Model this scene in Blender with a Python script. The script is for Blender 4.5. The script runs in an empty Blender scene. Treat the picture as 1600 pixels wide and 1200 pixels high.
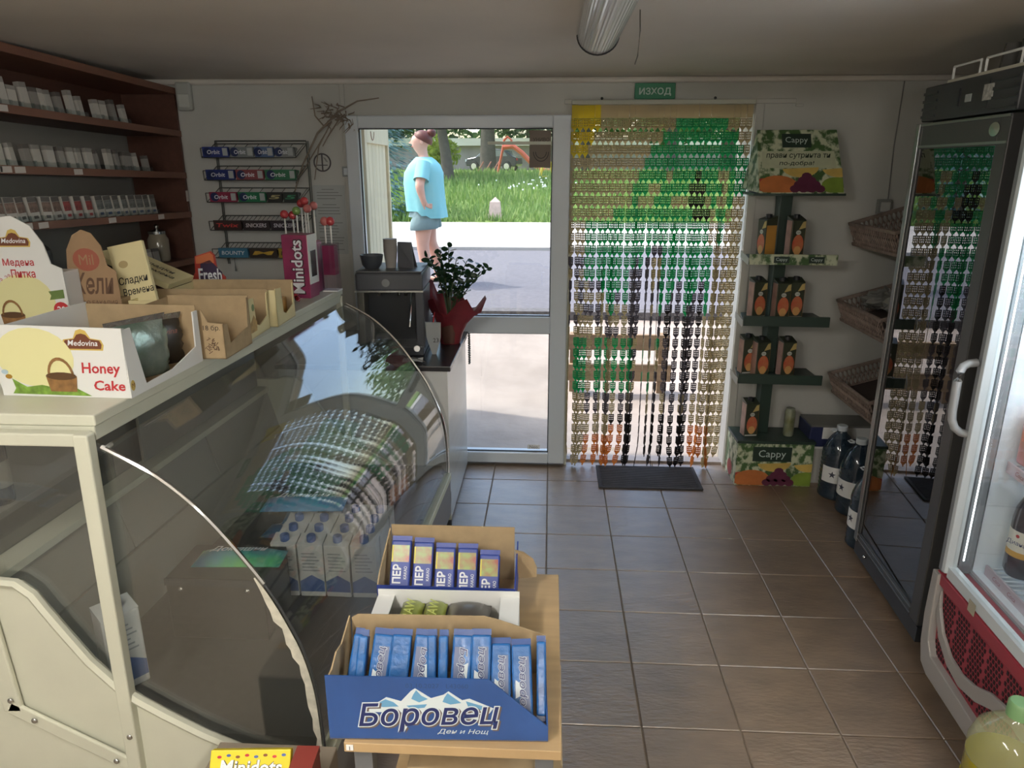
import bpy, bmesh, math, random
from mathutils import Vector as V, Matrix
random.seed(7)
SC = bpy.context.scene
C = SC.collection
R = math.radians
# ------------------------------------------------------------------ camera, sky, sun, exposure
cam = bpy.data.cameras.new('camera'); camo = bpy.data.objects.new('camera', cam); C.objects.link(camo)
cam.sensor_width = 36; cam.lens = 36 * 1130 / 1600; cam.clip_start = .02; cam.clip_end = 300
camo.location = (0, 0, 1.8); camo.rotation_euler = (R(90 - 16.84), 0, R(3.06))
SC.camera = camo
w = bpy.data.worlds.new('world'); SC.world = w; w.use_nodes = True
nt = w.node_tree; bg = nt.nodes['Background']
sky = nt.nodes.new('ShaderNodeTexSky'); sky.sky_type = 'NISHITA'; sky.sun_disc = False
sky.sun_elevation = R(58); sky.sun_rotation = R(-85); sky.air_density = 1.3; sky.dust_density = 3.0
nt.links.new(sky.outputs[0], bg.inputs[0]); bg.inputs[1].default_value = .6
sl = bpy.data.lights.new('sun', 'SUN'); sl.energy = 4.0; sl.angle = R(1.5); sl.color = (1, .95, .86)
so = bpy.data.objects.new('sun', sl); C.objects.link(so)
so.rotation_euler = V((-.5, .12, .86)).to_track_quat('Z', 'Y').to_euler()
SC.view_settings.view_transform = 'Standard'; SC.view_settings.look = 'None'
SC.view_settings.gamma = 1; SC.view_settings.use_curve_mapping = False
SC.view_settings.exposure = .0
try:
    SC.cycles.max_bounces = 8; SC.cycles.transparent_max_bounces = 24; SC.cycles.diffuse_bounces = 4
    SC.cycles.use_denoising = True; SC.cycles.sample_clamp_indirect = 6; SC.cycles.caustics_reflective = False; SC.cycles.caustics_refractive = False
except Exception: pass
LAMP = 66.0       # strength of the two added lamps behind the camera
# ------------------------------------------------------------------ helpers
def S(r, g, b):
    return tuple(((c / 255) / 12.92 if c / 255 <= .04045 else ((c / 255 + .055) / 1.055) ** 2.4) for c in (r, g, b))
MT = {}
def mat(n, col=(.5, .5, .5), rough=.5, metal=0, spec=.5, bump=None, var=None, trl=0, emit=0, coat=0, alpha=1, attr=None, rnd=0, ior=1.5):
    if n in MT: return MT[n]
    m = bpy.data.materials.new(n); m.use_nodes = True; t = m.node_tree; N = t.nodes; L = t.links
    b = N['Principled BSDF']; out = N['Material Output']
    b.inputs['Base Color'].default_value = (*col, 1); b.inputs['Roughness'].default_value = rough
    b.inputs['Metallic'].default_value = metal; b.inputs['Specular IOR Level'].default_value = spec
    b.inputs['Coat Weight'].default_value = coat; b.inputs['IOR'].default_value = ior; b.inputs['Alpha'].default_value = alpha
    tc = N.new('ShaderNodeTexCoord'); src = None
    vec = tc.outputs['Object']
    if rnd:
        oi = N.new('ShaderNodeObjectInfo'); ad = N.new('ShaderNodeVectorMath'); ad.operation = 'ADD'
        sc_ = N.new('ShaderNodeMath'); sc_.operation = 'MULTIPLY'; sc_.inputs[1].default_value = 37.
        L.new(oi.outputs['Random'], sc_.inputs[0]); L.new(vec, ad.inputs[0]); L.new(sc_.outputs[0], ad.inputs[1]); vec = ad.outputs[0]
    if attr:
        a = N.new('ShaderNodeAttribute'); a.attribute_name = attr; src = a.outputs['Color']
    if var:
        mp = N.new('ShaderNodeMapping'); L.new(vec, mp.inputs[0])
        if len(var) > 2: mp.inputs['Scale'].default_value = var[2]
        nz = N.new('ShaderNodeTexNoise'); nz.inputs['Scale'].default_value = var[0]; nz.inputs['Detail'].default_value = 6
        L.new(mp.outputs[0], nz.inputs['Vector'])
        rp = N.new('ShaderNodeValToRGB'); rp.color_ramp.elements[0].position, rp.color_ramp.elements[1].position = var[4] if len(var) > 4 else (.3, .7)
        c2 = var[3] if len(var) > 3 else None
        rp.color_ramp.elements[0].color = (*((max(0, c * (1 - var[1])) for c in col) if not c2 else c2), 1)
        rp.color_ramp.elements[1].color = (*(min(1, c * (1 + var[1])) for c in col), 1)
        L.new(nz.outputs['Fac'], rp.inputs[0]); src = rp.outputs[0]
    if rnd and src is not None:
        hv = N.new('ShaderNodeHueSaturation'); mr = N.new('ShaderNodeMapRange'); mr.inputs[3].default_value = 1 - rnd; mr.inputs[4].default_value = 1 + rnd
        L.new(oi.outputs['Random'], mr.inputs[0]); L.new(mr.outputs[0], hv.inputs['Value']); L.new(src, hv.inputs['Color']); src = hv.outputs[0]
    if src is not None: L.new(src, b.inputs['Base Color'])
    if bump:
        mp2 = N.new('ShaderNodeMapping'); L.new(vec, mp2.inputs[0])
        if len(bump) > 2: mp2.inputs['Scale'].default_value = bump[2]
        if len(bump) > 3: mp2.inputs['Rotation'].default_value = bump[3]
        n2 = N.new('ShaderNodeTexNoise'); n2.inputs['Scale'].default_value = bump[0]; n2.inputs['Detail'].default_value = 5
        L.new(mp2.outputs[0], n2.inputs['Vector'])
        bp = N.new('ShaderNodeBump'); bp.inputs['Strength'].default_value = bump[1]; bp.inputs['Distance'].default_value = .01
        L.new(n2.outputs['Fac'], bp.inputs['Height']); L.new(bp.outputs[0], b.inputs['Normal'])
    if emit:
        b.inputs['Emission Color'].default_value = (*col, 1); b.inputs['Emission Strength'].default_value = emit
    if trl:
        tr = N.new('ShaderNodeBsdfTranslucent'); tr.inputs[0].default_value = (*col, 1)
        if src is not None: L.new(src, tr.inputs[0])
        mx = N.new('ShaderNodeMixShader'); mx.inputs[0].default_value = trl
        L.new(b.outputs[0], mx.inputs[1]); L.new(tr.outputs[0], mx.inputs[2]); L.new(mx.outputs[0], out.inputs[0])
    MT[n] = m; return m
def glass(n, tint=(.97, .985, .98), rough=.015, ior=1.5, dirt=0):
    if n in MT: return MT[n]
    m = bpy.data.materials.new(n); m.use_nodes = True; t = m.node_tree; N = t.nodes; L = t.links
    for q in list(N):
        if q.type != 'OUTPUT_MATERIAL': N.remove(q)
    out = [q for q in N if q.type == 'OUTPUT_MATERIAL'][0]
    tr = N.new('ShaderNodeBsdfTransparent'); tr.inputs[0].default_value = (*tint, 1)
    gl = N.new('ShaderNodeBsdfGlossy'); gl.inputs['Roughness'].default_value = rough
    fr = N.new('ShaderNodeFresnel'); fr.inputs[0].default_value = ior
    geo = N.new('ShaderNodeNewGeometry'); mxi = N.new('ShaderNodeMix'); mxi.data_type = 'FLOAT'
    mxi.inputs[2].default_value = ior; mxi.inputs[3].default_value = 1 / ior   # thin sheet: the same Fresnel on both faces
    L.new(geo.outputs['Backfacing'], mxi.inputs[0]); L.new(mxi.outputs[0], fr.inputs[0])
    mx = N.new('ShaderNodeMixShader'); L.new(fr.outputs[0], mx.inputs[0]); L.new(tr.outputs[0], mx.inputs[1]); L.new(gl.outputs[0], mx.inputs[2])
    last = mx
    if dirt:
        df = N.new('ShaderNodeBsdfDiffuse'); df.inputs[0].default_value = (.5, .5, .47, 1)
        nz = N.new('ShaderNodeTexNoise'); nz.inputs['Scale'].default_value = 3; nz.inputs['Detail'].default_value = 8
        tc = N.new('ShaderNodeTexCoord'); L.new(tc.outputs['Object'], nz.inputs['Vector'])
        ml = N.new('ShaderNodeMath'); ml.operation = 'MULTIPLY'; ml.inputs[1].default_value = dirt; L.new(nz.outputs['Fac'], ml.inputs[0])
        m2 = N.new('ShaderNodeMixShader'); L.new(ml.outputs[0], m2.inputs[0]); L.new(mx.outputs[0], m2.inputs[1]); L.new(df.outputs[0], m2.inputs[2]); last = m2
    L.new(last.outputs[0], out.inputs[0]); MT[n] = m; return m
class MB:
    def __init__(s): s.v = []; s.f = []; s.m = []; s.cur = 0; s.col = []; s.c = None
    def add(s, vs, fs):
        b = len(s.v); s.v += [tuple(v) for v in vs]
        for f in fs: s.f.append([b + i for i in f]); s.m.append(s.cur); s.col.append(s.c)
        return s
    def box(s, x0, x1, y0, y1, z0, z1):
        return s.add([(x0, y0, z0), (x1, y0, z0), (x1, y1, z0), (x0, y1, z0), (x0, y0, z1), (x1, y0, z1), (x1, y1, z1), (x0, y1, z1)],
                     [(0, 3, 2, 1), (4, 5, 6, 7), (0, 1, 5, 4), (1, 2, 6, 5), (2, 3, 7, 6), (3, 0, 4, 7)])
    def obox(s, c, a, b, d):
        c, a, b, d = V(c), V(a), V(b), V(d)
        return s.add([c - a - b - d, c + a - b - d, c + a + b - d, c - a + b - d, c - a - b + d, c + a - b + d, c + a + b + d, c - a + b + d],
                     [(0, 3, 2, 1), (4, 5, 6, 7), (0, 1, 5, 4), (1, 2, 6, 5), (2, 3, 7, 6), (3, 0, 4, 7)])
    def prism(s, pts, d):
        n = len(pts); d = V(d); P = [V(p) for p in pts]
        return s.add(P + [p + d for p in P], [list(range(n))[::-1], [n + i for i in range(n)]] + [(i, (i + 1) % n, n + (i + 1) % n, n + i) for i in range(n)])
    def face(s, pts): return s.add(pts, [list(range(len(pts)))])
    def tube(s, pts, r, n=6, cap=True):
        P = [V(p) for p in pts]; rr = r if isinstance(r, (list, tuple)) else [r] * len(P); vs = []
        up = V((0, 0, 1)); 
        for i, p in enumerate(P):
            t = (P[min(i + 1, len(P) - 1)] - P[max(i - 1, 0)]).normalized()
            a = t.cross(up)
            if a.length < .05: a = t.cross(V((1, 0, 0)))
            a.normalize(); b = t.cross(a)
            vs += [p + (a * math.cos(2 * math.pi * k / n) + b * math.sin(2 * math.pi * k / n)) * rr[i] for k in range(n)]
        fs = [(i * n + k, i * n + (k + 1) % n, (i + 1) * n + (k + 1) % n, (i + 1) * n + k) for i in range(len(P) - 1) for k in range(n)]
        if cap: fs += [list(range(n))[::-1], [(len(P) - 1) * n + k for k in range(n)]]
        return s.add(vs, fs)
    def lathe(s, prof, n=16, c=(0, 0, 0)):
        vs = [(c[0] + r * math.cos(2 * math.pi * k / n), c[1] + r * math.sin(2 * math.pi * k / n), c[2] + z) for r, z in prof for k in range(n)]
        fs = [(i * n + k, i * n + (k + 1) % n, (i + 1) * n + (k + 1) % n, (i + 1) * n + k) for i in range(len(prof) - 1) for k in range(n)]
        if prof[0][0] > 1e-5: fs.append(list(range(n))[::-1])
        if prof[-1][0] > 1e-5: fs.append([(len(prof) - 1) * n + k for k in range(n)])
        return s.add(vs, fs)
    def ball(s, c, r, n=8, sc=(1, 1, 1)):
        m = max(4, n // 2 + 1)
        return s.ell(c, (r * sc[0], r * sc[1], r * sc[2]), n, m)
    def ell(s, c, r, n=8, m=5):
        vs = []; fs = []
        for i in range(m + 1):
            a = math.pi * i / m
            for k in range(n):
                b = 2 * math.pi * k / n; vs.append((c[0] + r[0] * math.sin(a) * math.cos(b), c[1] + r[1] * math.sin(a) * math.sin(b), c[2] - r[2] * math.cos(a)))
        for i in range(m):
            for k in range(n): fs.append((i * n + k, i * n + (k + 1) % n, (i + 1) * n + (k + 1) % n, (i + 1) * n + k))
        return s.add(vs, fs)
    def sheet(s, rows, close=False):
        n = len(rows[0]); vs = [p for r in rows for p in r]
        fs = [(i * n + k, i * n + (k + 1) % n, (i + 1) * n + (k + 1) % n, (i + 1) * n + k) for i in range(len(rows) - 1) for k in range(n if close else n - 1)]
        return s.add(vs, fs)
    def mesh(s, name, mt, smooth=False, bevel=0, merge=False, seg=2):
        me = bpy.data.meshes.new(name); me.from_pydata(s.v, [], s.f)
        for q in (mt if isinstance(mt, (list, tuple)) else [mt]): me.materials.append(q)
        if any(s.m): me.polygons.foreach_set('material_index', s.m)
        if any(c is not None for c in s.col):
            a = me.color_attributes.new('col', 'FLOAT_COLOR', 'CORNER'); buf = []
            for p, c in zip(me.polygons, s.col): buf += list((*(c or (1, 1, 1)), 1)) * p.loop_total
            a.data.foreach_set('color', buf)
        bm = bmesh.new(); bm.from_mesh(me)
        if merge: bmesh.ops.remove_doubles(bm, verts=bm.verts, dist=1e-5)
        if bevel:
            bmesh.ops.bevel(bm, geom=[e for e in bm.edges if len(e.link_faces) == 2 and e.calc_face_angle(0) > .5], offset=bevel, segments=seg, affect='EDGES', profile=.5)
        bmesh.ops.recalc_face_normals(bm, faces=bm.faces); bm.to_mesh(me); bm.free()
        if smooth:
            me.shade_smooth(); me.set_sharp_from_angle(angle=smooth if isinstance(smooth, float) else .7)
        me.update(); return me
    def build(s, name, mt, parent=None, **k):
        o = bpy.data.objects.new(name, s.mesh(name, mt, **k)); C.objects.link(o); o.parent = parent; return o
def tag(o, label=None, cat=None, group=None, kind=None):
    if label: o['label'] = label
    if cat: o['category'] = cat
    if group: o['group'] = group
    if kind: o['kind'] = kind
    return o
def thing(name, label, cat, loc=(0, 0, 0), rz=0, group=None, rot=None):
    o = bpy.data.objects.new(name, None); C.objects.link(o); o.empty_display_size = .05
    o.location = loc; o.rotation_euler = rot or (0, 0, rz); return tag(o, label, cat, group)
def struct(name, parent=None, loc=(0, 0, 0)):
    o = bpy.data.objects.new(name, None); C.objects.link(o); o.location = loc; o.parent = parent; o['kind'] = 'structure'; return o
def dup(root, loc=None, rot=None, label=None, group=None):
    r = root.copy(); C.objects.link(r)
    if loc is not None: r.location = loc
    if rot is not None: r.rotation_euler = rot
    if label: r['label'] = label
    if group: r['group'] = group
    for ch in list(root.children):
        c = ch.copy(); C.objects.link(c); c.parent = r
        for g in list(ch.children):
            d = g.copy(); C.objects.link(d); d.parent = c
    return r
def child(mesh, name, parent, loc=(0, 0, 0), rot=(0, 0, 0), scale=None):
    o = bpy.data.objects.new(name, mesh); C.objects.link(o); o.parent = parent; o.location = loc; o.rotation_euler = rot
    if scale: o.scale = scale
    return o
TXT = {}
def text(body, o, r, u, mt, parent, h=None, w=None, bold=0, shear=0, name='lettering', lift=.0006, space=1):
    """flat printed lettering centred on o, running along r, upright along u"""
    key = (body, bold, shear, space)
    if key not in TXT:
        cu = bpy.data.curves.new('t', 'FONT'); cu.body = body; cu.offset = bold; cu.shear = shear; cu.space_character = space; cu.resolution_u = 2
        ob = bpy.data.objects.new('t', cu); C.objects.link(ob)
        me = bpy.data.meshes.new_from_object(ob); 
        TXT[key] = ([v.co.copy() for v in me.vertices], [list(p.vertices) for p in me.polygons])
        bpy.data.objects.remove(ob); bpy.data.curves.remove(cu); bpy.data.meshes.remove(me)
    vs, fs = TXT[key]
    x0 = min(v.x for v in vs); x1 = max(v.x for v in vs); y0 = min(v.y for v in vs); y1 = max(v.y for v in vs)
    sy = h / (y1 - y0) if h else None; sx = w / (x1 - x0) if w else None
    sx = sx or sy; sy = sy or sx
    r, u, o = V(r).normalized(), V(u).normalized(), V(o); n = r.cross(u) * lift
    me = bpy.data.meshes.new(name); me.from_pydata([o + n + r * ((v.x - (x0 + x1) / 2) * sx) + u * ((v.y - (y0 + y1) / 2) * sy) for v in vs], [], fs)
    me.materials.append(mt); ob = bpy.data.objects.new(name, me); C.objects.link(ob); ob.parent = parent; return ob
def decal(name, pts, o, r, u, mt, parent, lift=.0004, th=.0003):
    """thin printed shape: pts in (right, up) metres from o"""
    r, u, o = V(r).normalized(), V(u).normalized(), V(o); n = r.cross(u)
    return MB().prism([o + r * a + u * b + n * (lift - th) for a, b in pts], n * th).build(name, mt, parent)
def ellp(a, b, cx=0, cy=0, n=20, t0=0, t1=2 * math.pi):
    return [(cx + a * math.cos(t0 + (t1 - t0) * k / n), cy + b * math.sin(t0 + (t1 - t0) * k / n)) for k in range(n)]
X, Y, Z = V((1, 0, 0)), V((0, 1, 0)), V((0, 0, 1))
# ------------------------------------------------------------------ materials
white_paint = mat('wall_paint', S(200, 200, 194), .6, var=(2.2, .06), bump=(9, .12))
ceil_paint = mat('ceiling_paint', S(222, 216, 208), .75, var=(1.3, .07), bump=(5, .2))
pvc = mat('white_pvc', S(214, 222, 228), .28, spec=.5)
white = mat('white_plain', S(232, 232, 228), .5)
paper = mat('white_card', S(235, 236, 234), .55)
metal = mat('bare_metal', S(190, 190, 188), .25, metal=1)
chrome = mat('bright_chrome', S(225, 225, 225), .08, metal=1)
blackp = mat('black_plastic', S(34, 36, 39), .38)
darkmetal = mat('dark_grey_metal', S(62, 64, 66), .4, metal=.3)
kraft = mat('kraft_board', S(168, 146, 112), .8, var=(30, .08))
red = mat('red_print', S(178, 46, 52), .45)
ink = mat('black_ink', S(38, 34, 32), .6)
grey_ink = mat('grey_ink', S(110, 110, 108), .7)
winglass = glass('window_glass')
# ------------------------------------------------------------------ the room
YB = 4.23; ZC = 2.255; XL = -2.42; XR = 2.2; Y0 = -2.6
fl = MB().box(XL - .1, XR + .1, Y0, YB + .3, -.12, -.004).build('floor', mat('grout', S(150, 138, 122), .8, var=(40, .12)))
fl['kind'] = 'structure'
tilem = mat('brown_tile', S(128, 107, 86), .38, ior=2.5, var=(7, .2, (1, 2.2, 1)), bump=(26, .3, (1, 3.2, 1), (0, 0, R(-38))), rnd=.05)
tp = .3265; tme = MB().box(-tp / 2 + .0022, tp / 2 - .0022, -tp / 2 + .0022, tp / 2 - .0022, -.004, .0035).mesh('tile', tilem, bevel=.0025, seg=1)
for i in range(-2, 6):
    for j in range(-5, 7): child(tme, 'tile', fl, ((i + .5) * tp, 2.0 + (j + .5) * tp, 0))
MB().box(XL - .1, XR + .1, Y0, YB + .2, ZC, ZC + .1).build('ceiling', ceil_paint)['kind'] = 'structure'
m = MB(); m.box(XL, -1.15, YB, YB + .12, 0, ZC).box(-1.15, 1.085, YB, YB + .12, 2.065, ZC).box(1.085, XR, YB, YB + .12, 0, ZC)
m.build('wall_back', white_paint)['kind'] = 'structure'
MB().box(XL - .1, XL, Y0, YB + .12, 0, ZC).build('wall_left', mat('shop_side_paint', S(150, 146, 138), .7, bump=(9, .1)))['kind'] = 'structure'
MB().box(XR, XR + .1, Y0, YB + .12, 0, ZC).build('wall_right', white_paint)['kind'] = 'structure'
MB().box(XL - .1, XR + .1, Y0 - .1, Y0, 0, ZC).build('wall_rear', white_paint)['kind'] = 'structure'
for k, (x0, x1, z0, z1) in enumerate(((.06, 1.3, 2.118, 2.142), (1.088, 1.135, .02, 2.118), (-1.178, -1.152, .86, ZC - .005), (1.3, 1.34, 2.1, 2.115))):
    MB().box(x0, x1, YB - .012, YB - .0005, z0, z1).build('trim_%d' % (k + 1), white_paint, bevel=.003)['kind'] = 'structure'
mat_cable = mat('grey_cable', S(120, 120, 116), .6)
MB().tube([(1.852, YB - .004, ZC - .01), (1.846, YB - .004, 1.9), (1.855, YB - .004, 1.62)], .003).build('trim_5', mat_cable)['kind'] = 'structure'
MB().box(XL, XR, YB - .03, YB, ZC - .03, ZC - .0005).build('trim_6', ceil_paint, bevel=.012, seg=3)['kind'] = 'structure'
# glazed white frame beside the doorway
wn = struct('window_1'); y0, y1 = YB - .055, YB + .03
m = MB(); m.box(-1.15, -1.077, y0, y1, .02, 2.06).box(0, .098, y0, y1, .02, 2.06).box(-1.077, 0, y0, y1, 1.995, 2.06).box(-1.077, 0, y0, y1, .02, .088).box(-1.077, 0, y0, y1, .846, .946)
m.build('window_frame', pvc, wn, bevel=.006)
gk = mat('rubber_gasket', S(52, 56, 60), .6)
for z0, z1 in ((.088, .846), (.946, 1.995)):
    m = MB(); t = .006
    m.box(-1.077, -1.077 + t, y0 + .02, y0 + .03, z0, z1).box(-t, 0, y0 + .02, y0 + .03, z0, z1).box(-1.077, 0, y0 + .02, y0 + .03, z0, z0 + t).box(-1.077, 0, y0 + .02, y0 + .03, z1 - t, z1)
    m.build('gasket', gk, wn)
    MB().box(-1.075, -.002, y0 + .032, y0 + .038, z0 + .002, z1 - .002).build('pane', winglass, wn)
MB().box(.098, .115, YB - .03, YB + .1, .0, 2.1).build('door_jamb', mat('jamb_cream', S(196, 196, 182), .5), wn)
MB().box(-1.15, 1.085, YB + .03, YB + .12, -.01, .018).build('threshold', mat('threshold_stone', S(168, 160, 155), .7, var=(12, .15)), wn)
# little sticker on the lower pane and the notice taped to the upper pane
s = thing('sticker', 'tiny white maker sticker in the corner of the lower window pane', 'sticker', (-.09, y0 + .031, .118))
MB().box(-.038, .038, -.0006, 0, -.014, .014).build('sheet', paper, s, bevel=.0002); text('Neo', (0, -.0008, 0), X, Z, grey_ink, s, w=.05)
nb = mat('brown_notice', S(150, 138, 126), .7, trl=.3)
s = thing('notice', 'brown printed notice taped inside the top corner of the window pane', 'notice', (-.064, y0 + .0312, 1.885))
MB().box(-.064, .055, -.001, 0, -.098, .098).build('sheet', nb, s)
nd = mat('notice_ink', S(78, 72, 68), .7)
text('УНИВО', (0, -.001, .05), X, Z, nd, s, w=.09)
m = MB()
for a, b in ((.042, .05), (.03, .034)):
    P = [(a * math.cos(R(t)), 0, b * math.sin(R(t)) - .015) for t in range(180, 361, 15)]
    for p, q in zip(P, P[1:]): m.obox(((V(p) + V(q)) / 2 + V((0, -.0013, 0))), (V(q) - V(p)) / 2, (0, .0003, 0), (V((0, 1, 0)).cross((V(q) - V(p)).normalized()) * .002))
m.build('emblem', nd, s)
MB().box(-.36, -.001, y0 + .0285, y0 + .0315, 1.908, 1.925).build('pane_strip', mat('pale_strip', S(222, 224, 206), .5, alpha=.9), wn)  # pale strip across the upper pane near its top
# ------------------------------------------------------------------ bead curtain
cu = thing('bead_curtain', 'plastic bead curtain in tan, green, yellow and grey hanging in the doorway', 'curtain', (0, YB - .045, 0))
MB().box(.1, 1.078, -.012, .014, 2.112, 2.135).build('rail', mat('rail_white', S(186, 188, 174), .5), cu, bevel=.003)
m = MB()
for x in (.26, .86): MB().ball((x, -.01, 2.142), .008).build('hook', darkmetal, cu, smooth=True)
TAN, GRN, YEL, BLK, ORG, GRY = S(214, 202, 170), S(64, 198, 140), S(238, 222, 60), S(70, 66, 66), S(232, 170, 96), S(136, 130, 136)
def bead_colour(i, r):
    q = random.random()
    if r < 2: 
        if i < 5: return YEL
        if r == 1 and 18 <= i <= 26: return GRN
        return TAN
    if r == 2: return YEL if i < 4 else GRN if 16 <= i <= 28 else TAN
    if r == 3: return YEL if i < 3 else GRN if 14 <= i <= 29 else TAN
    if r == 4: return GRN if i >= 13 else TAN
    if r == 5: return BLK if i == 22 else TAN if i in (17, 26, 27) else GRN if i >= 12 else TAN
    if r == 6: return BLK if i in (21, 22, 23) else TAN if i in (14, 15, 27) else GRN if i >= 11 else TAN
    if r == 7: return BLK if i in (21, 22, 23) else GRN if i in (11, 15, 16, 17, 25, 28) else TAN
    if r == 8: return BLK if i in (22, 23, 24) else GRN if 8 <= i <= 21 or i in (26, 27) else TAN
    if r < 19:
        if i >= 25: return GRN if (i == 25 and 10 < r < 17) or (i == 27 and r < 11) else TAN
        if 3 <= i <= 5: return GRN if r < 14 else TAN if q < .6 else GRY
        if i < 3: return TAN if r < 12 else GRY if q < .4 else TAN
        if i <= 10: return GRN if r < 15 + (i % 3) else TAN if q < .6 else GRY
        if i <= 14: return GRY if r > 11 + (i % 2) else GRN
        if i in (15, 16): return GRN if r < 11 else TAN if q < .4 else GRY
        return GRN if r < 14 + (i * 7 % 4) else GRY if (i % 3) else BLK
    if r < 24:
        if i < 1 or i >= 25: return TAN
        if i < 12: return GRN if (i % 4) else TAN
        if i < 18: return TAN if q < .5 else GRN if q < .7 else GRY
        return BLK if i % 2 else GRY
    if r < 26: return GRY if 3 < i < 24 and i % 3 else TAN
    if i < 9: return ORG if r > 27 and i > 3 else TAN
    if i < 14: return ORG if i < 11 and r > 26 else BLK
    if i < 24: return BLK
    return ORG if i < 28 and r > 26 else TAN
beadm = mat('bead_plastic', (.5, .5, .5), .35, attr='col', trl=.62)
NS, NR, LH = 31, 31, .0676
def smooth01(t): t = max(0, min(1, t)); return t * t * (3 - 2 * t)
for i in range(NS):
    m = MB(); xt = .117 + i * .0311; drift = random.uniform(-.022, .022) + (-.03 if i > 26 else 0) + .012 * math.sin(i * 1.3)
    edge = random.random() < .36 and i < 27 or i in (6, 12, 15, 16); tw = R(random.uniform(62, 88)) * random.choice((-1, 1)) if edge else R(random.uniform(-28, 28))
    kick = random.uniform(-.05, .03); yo = random.uniform(-.006, .006) + .004 * (i % 2)
    def pos(z):
        t = (2.11 - z) / 2.09
        return xt + drift * smooth01(t) + kick * max(0, t - .93) * 9, yo + .01 * math.sin(3 * t + i)
    last = NR - (0 if i % 3 else 1)
    for r in range(last):
        zt = 2.11 - r * LH; zb = zt - LH; 
        if zb < .004: break
        t = (2.11 - zt) / 2.09; a = tw * smooth01((t - .22) / .35)
        (xa, ya), (xb, yb) = pos(zt), pos(zb); m.c = bead_colour(i, r)
        ex = V((math.cos(a), math.sin(a), 0)); dn = V((xb - xa, yb - ya, zb - zt)); ny = ex.cross(dn.normalized())
        def P(u_, d_, k_): return V((xa, ya, zt)) + ex * u_ + dn * d_ + ny * k_
        hw = .0153; th = .0016
        def slab(u0, u1, d0, d1, u2=None, u3=None):
            u2 = u0 if u2 is None else u2; u3 = u1 if u3 is None else u3
            m.add([P(u0, d0, -th), P(u1, d0, -th), P(u3, d1, -th), P(u2, d1, -th), P(u0, d0, th), P(u1, d0, th), P(u3, d1, th), P(u2, d1, th)],
                  [(0, 3, 2, 1), (4, 5, 6, 7), (0, 1, 5, 4), (1, 2, 6, 5), (2, 3, 7, 6), (3, 0, 4, 7)])
        if r < 1: slab(-.0155, .0155, 0, 1); continue
        for q in range(4):
            x = -hw + .0018 + q * (2 * hw - .0036) / 3; slab(x - .0028, x + .0028, .04, .7)
        for q in range(4): slab(-hw, hw, .03 + q * .19, .11 + q * .19)
        slab(-hw, hw, .68, .88, -.006, .006); slab(-.004, .004, .88, 1.06)
    m.build('strand', beadm, cu)
# ------------------------------------------------------------------ things on the back wall
exg = mat('exit_green', S(42, 128, 92), .4); exw = mat('exit_lettering', S(205, 222, 214), .5)
s = thing('exit_sign', 'green exit sign with white Cyrillic lettering above the doorway', 'sign', (.545, YB - .001, 2.181))
MB().box(-.108, .108, -.022, 0, -.04, .04).build('body', exg, s, bevel=.003); text('ИЗХОД', (0, -.022, -.004), X, Z, exw, s, w=.17, h=.042, bold=.02)
s = thing('no_smoking_sign', 'round grey no-smoking sign stuck on the wall by the window', 'sign', (-1.304, YB - .0005, 1.814))
nsm = mat('sign_grey', S(84, 80, 82), .6)
m = MB(); n = 28
for k in range(n):
    a, b = 2 * math.pi * k / n, 2 * math.pi * (k + 1) / n
    m.prism([(math.cos(t) * q, -.003, math.sin(t) * q) for t, q in ((a, .051), (a, .043), (b, .043), (b, .051))], (0, .003, 0))
m.build('ring', nsm, s); MB().box(-.004, .004, -.003, 0, -.044, .044).build('bar', nsm, s); MB().box(-.032, .03, -.003, -.0002, -.017, -.012).build('cigarette', nsm, s)
m = MB(); m.obox((.017, -.0015, .016), (.0012, 0, 0), (0, .0014, 0), (-.008, 0, .013)).obox((.024, -.0015, .014), (.0012, 0, 0), (0, .0014, 0), (-.008, 0, .012)); m.build('smoke', nsm, s)
s = thing('wall_notice', 'faded typed notice sheet on the wall beside the window frame', 'notice', (-1.27, YB - .0005, 1.50))
MB().box(-.1, .085, -.001, 0, -.2, .19).build('sheet', mat('old_paper', S(182, 186, 184), .7), s)
m = MB()
for k in range(21):
    if k in (4, 9, 10): continue
    x0 = -.08 if k % 5 else -.05; m.box(x0, random.uniform(.02, .07), -.0014, -.001, .165 - k * .017, .168 - k * .017)
m.build('print', grey_ink, s)
s = thing('wall_switch', 'small square light switch on the white window surround', 'switch', (-1.165, YB - .056 + .042, 1.765))
MB().box(-.022, .022, -.011, .0, -.028, .028).build('plate', mat('switch_grey', S(150, 156, 158), .5), s, bevel=.003); MB().box(-.012, .012, -.015, -.011, -.018, .018).build('rocker', pvc, s, bevel=.002)
s = thing('motion_sensor', 'white motion detector high in the corner above the shelves', 'sensor', (-2.05, YB - .002, 2.165), R(8))
MB().box(-.042, .042, -.045, 0, -.075, .075).build('body', mat('sensor_grey', S(176, 178, 172), .5), s, bevel=.012)
MB().box(-.03, .03, -.052, -.044, -.06, .012).build('lens', mat('sensor_lens', S(200, 202, 194), .3), s, bevel=.006)
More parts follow.
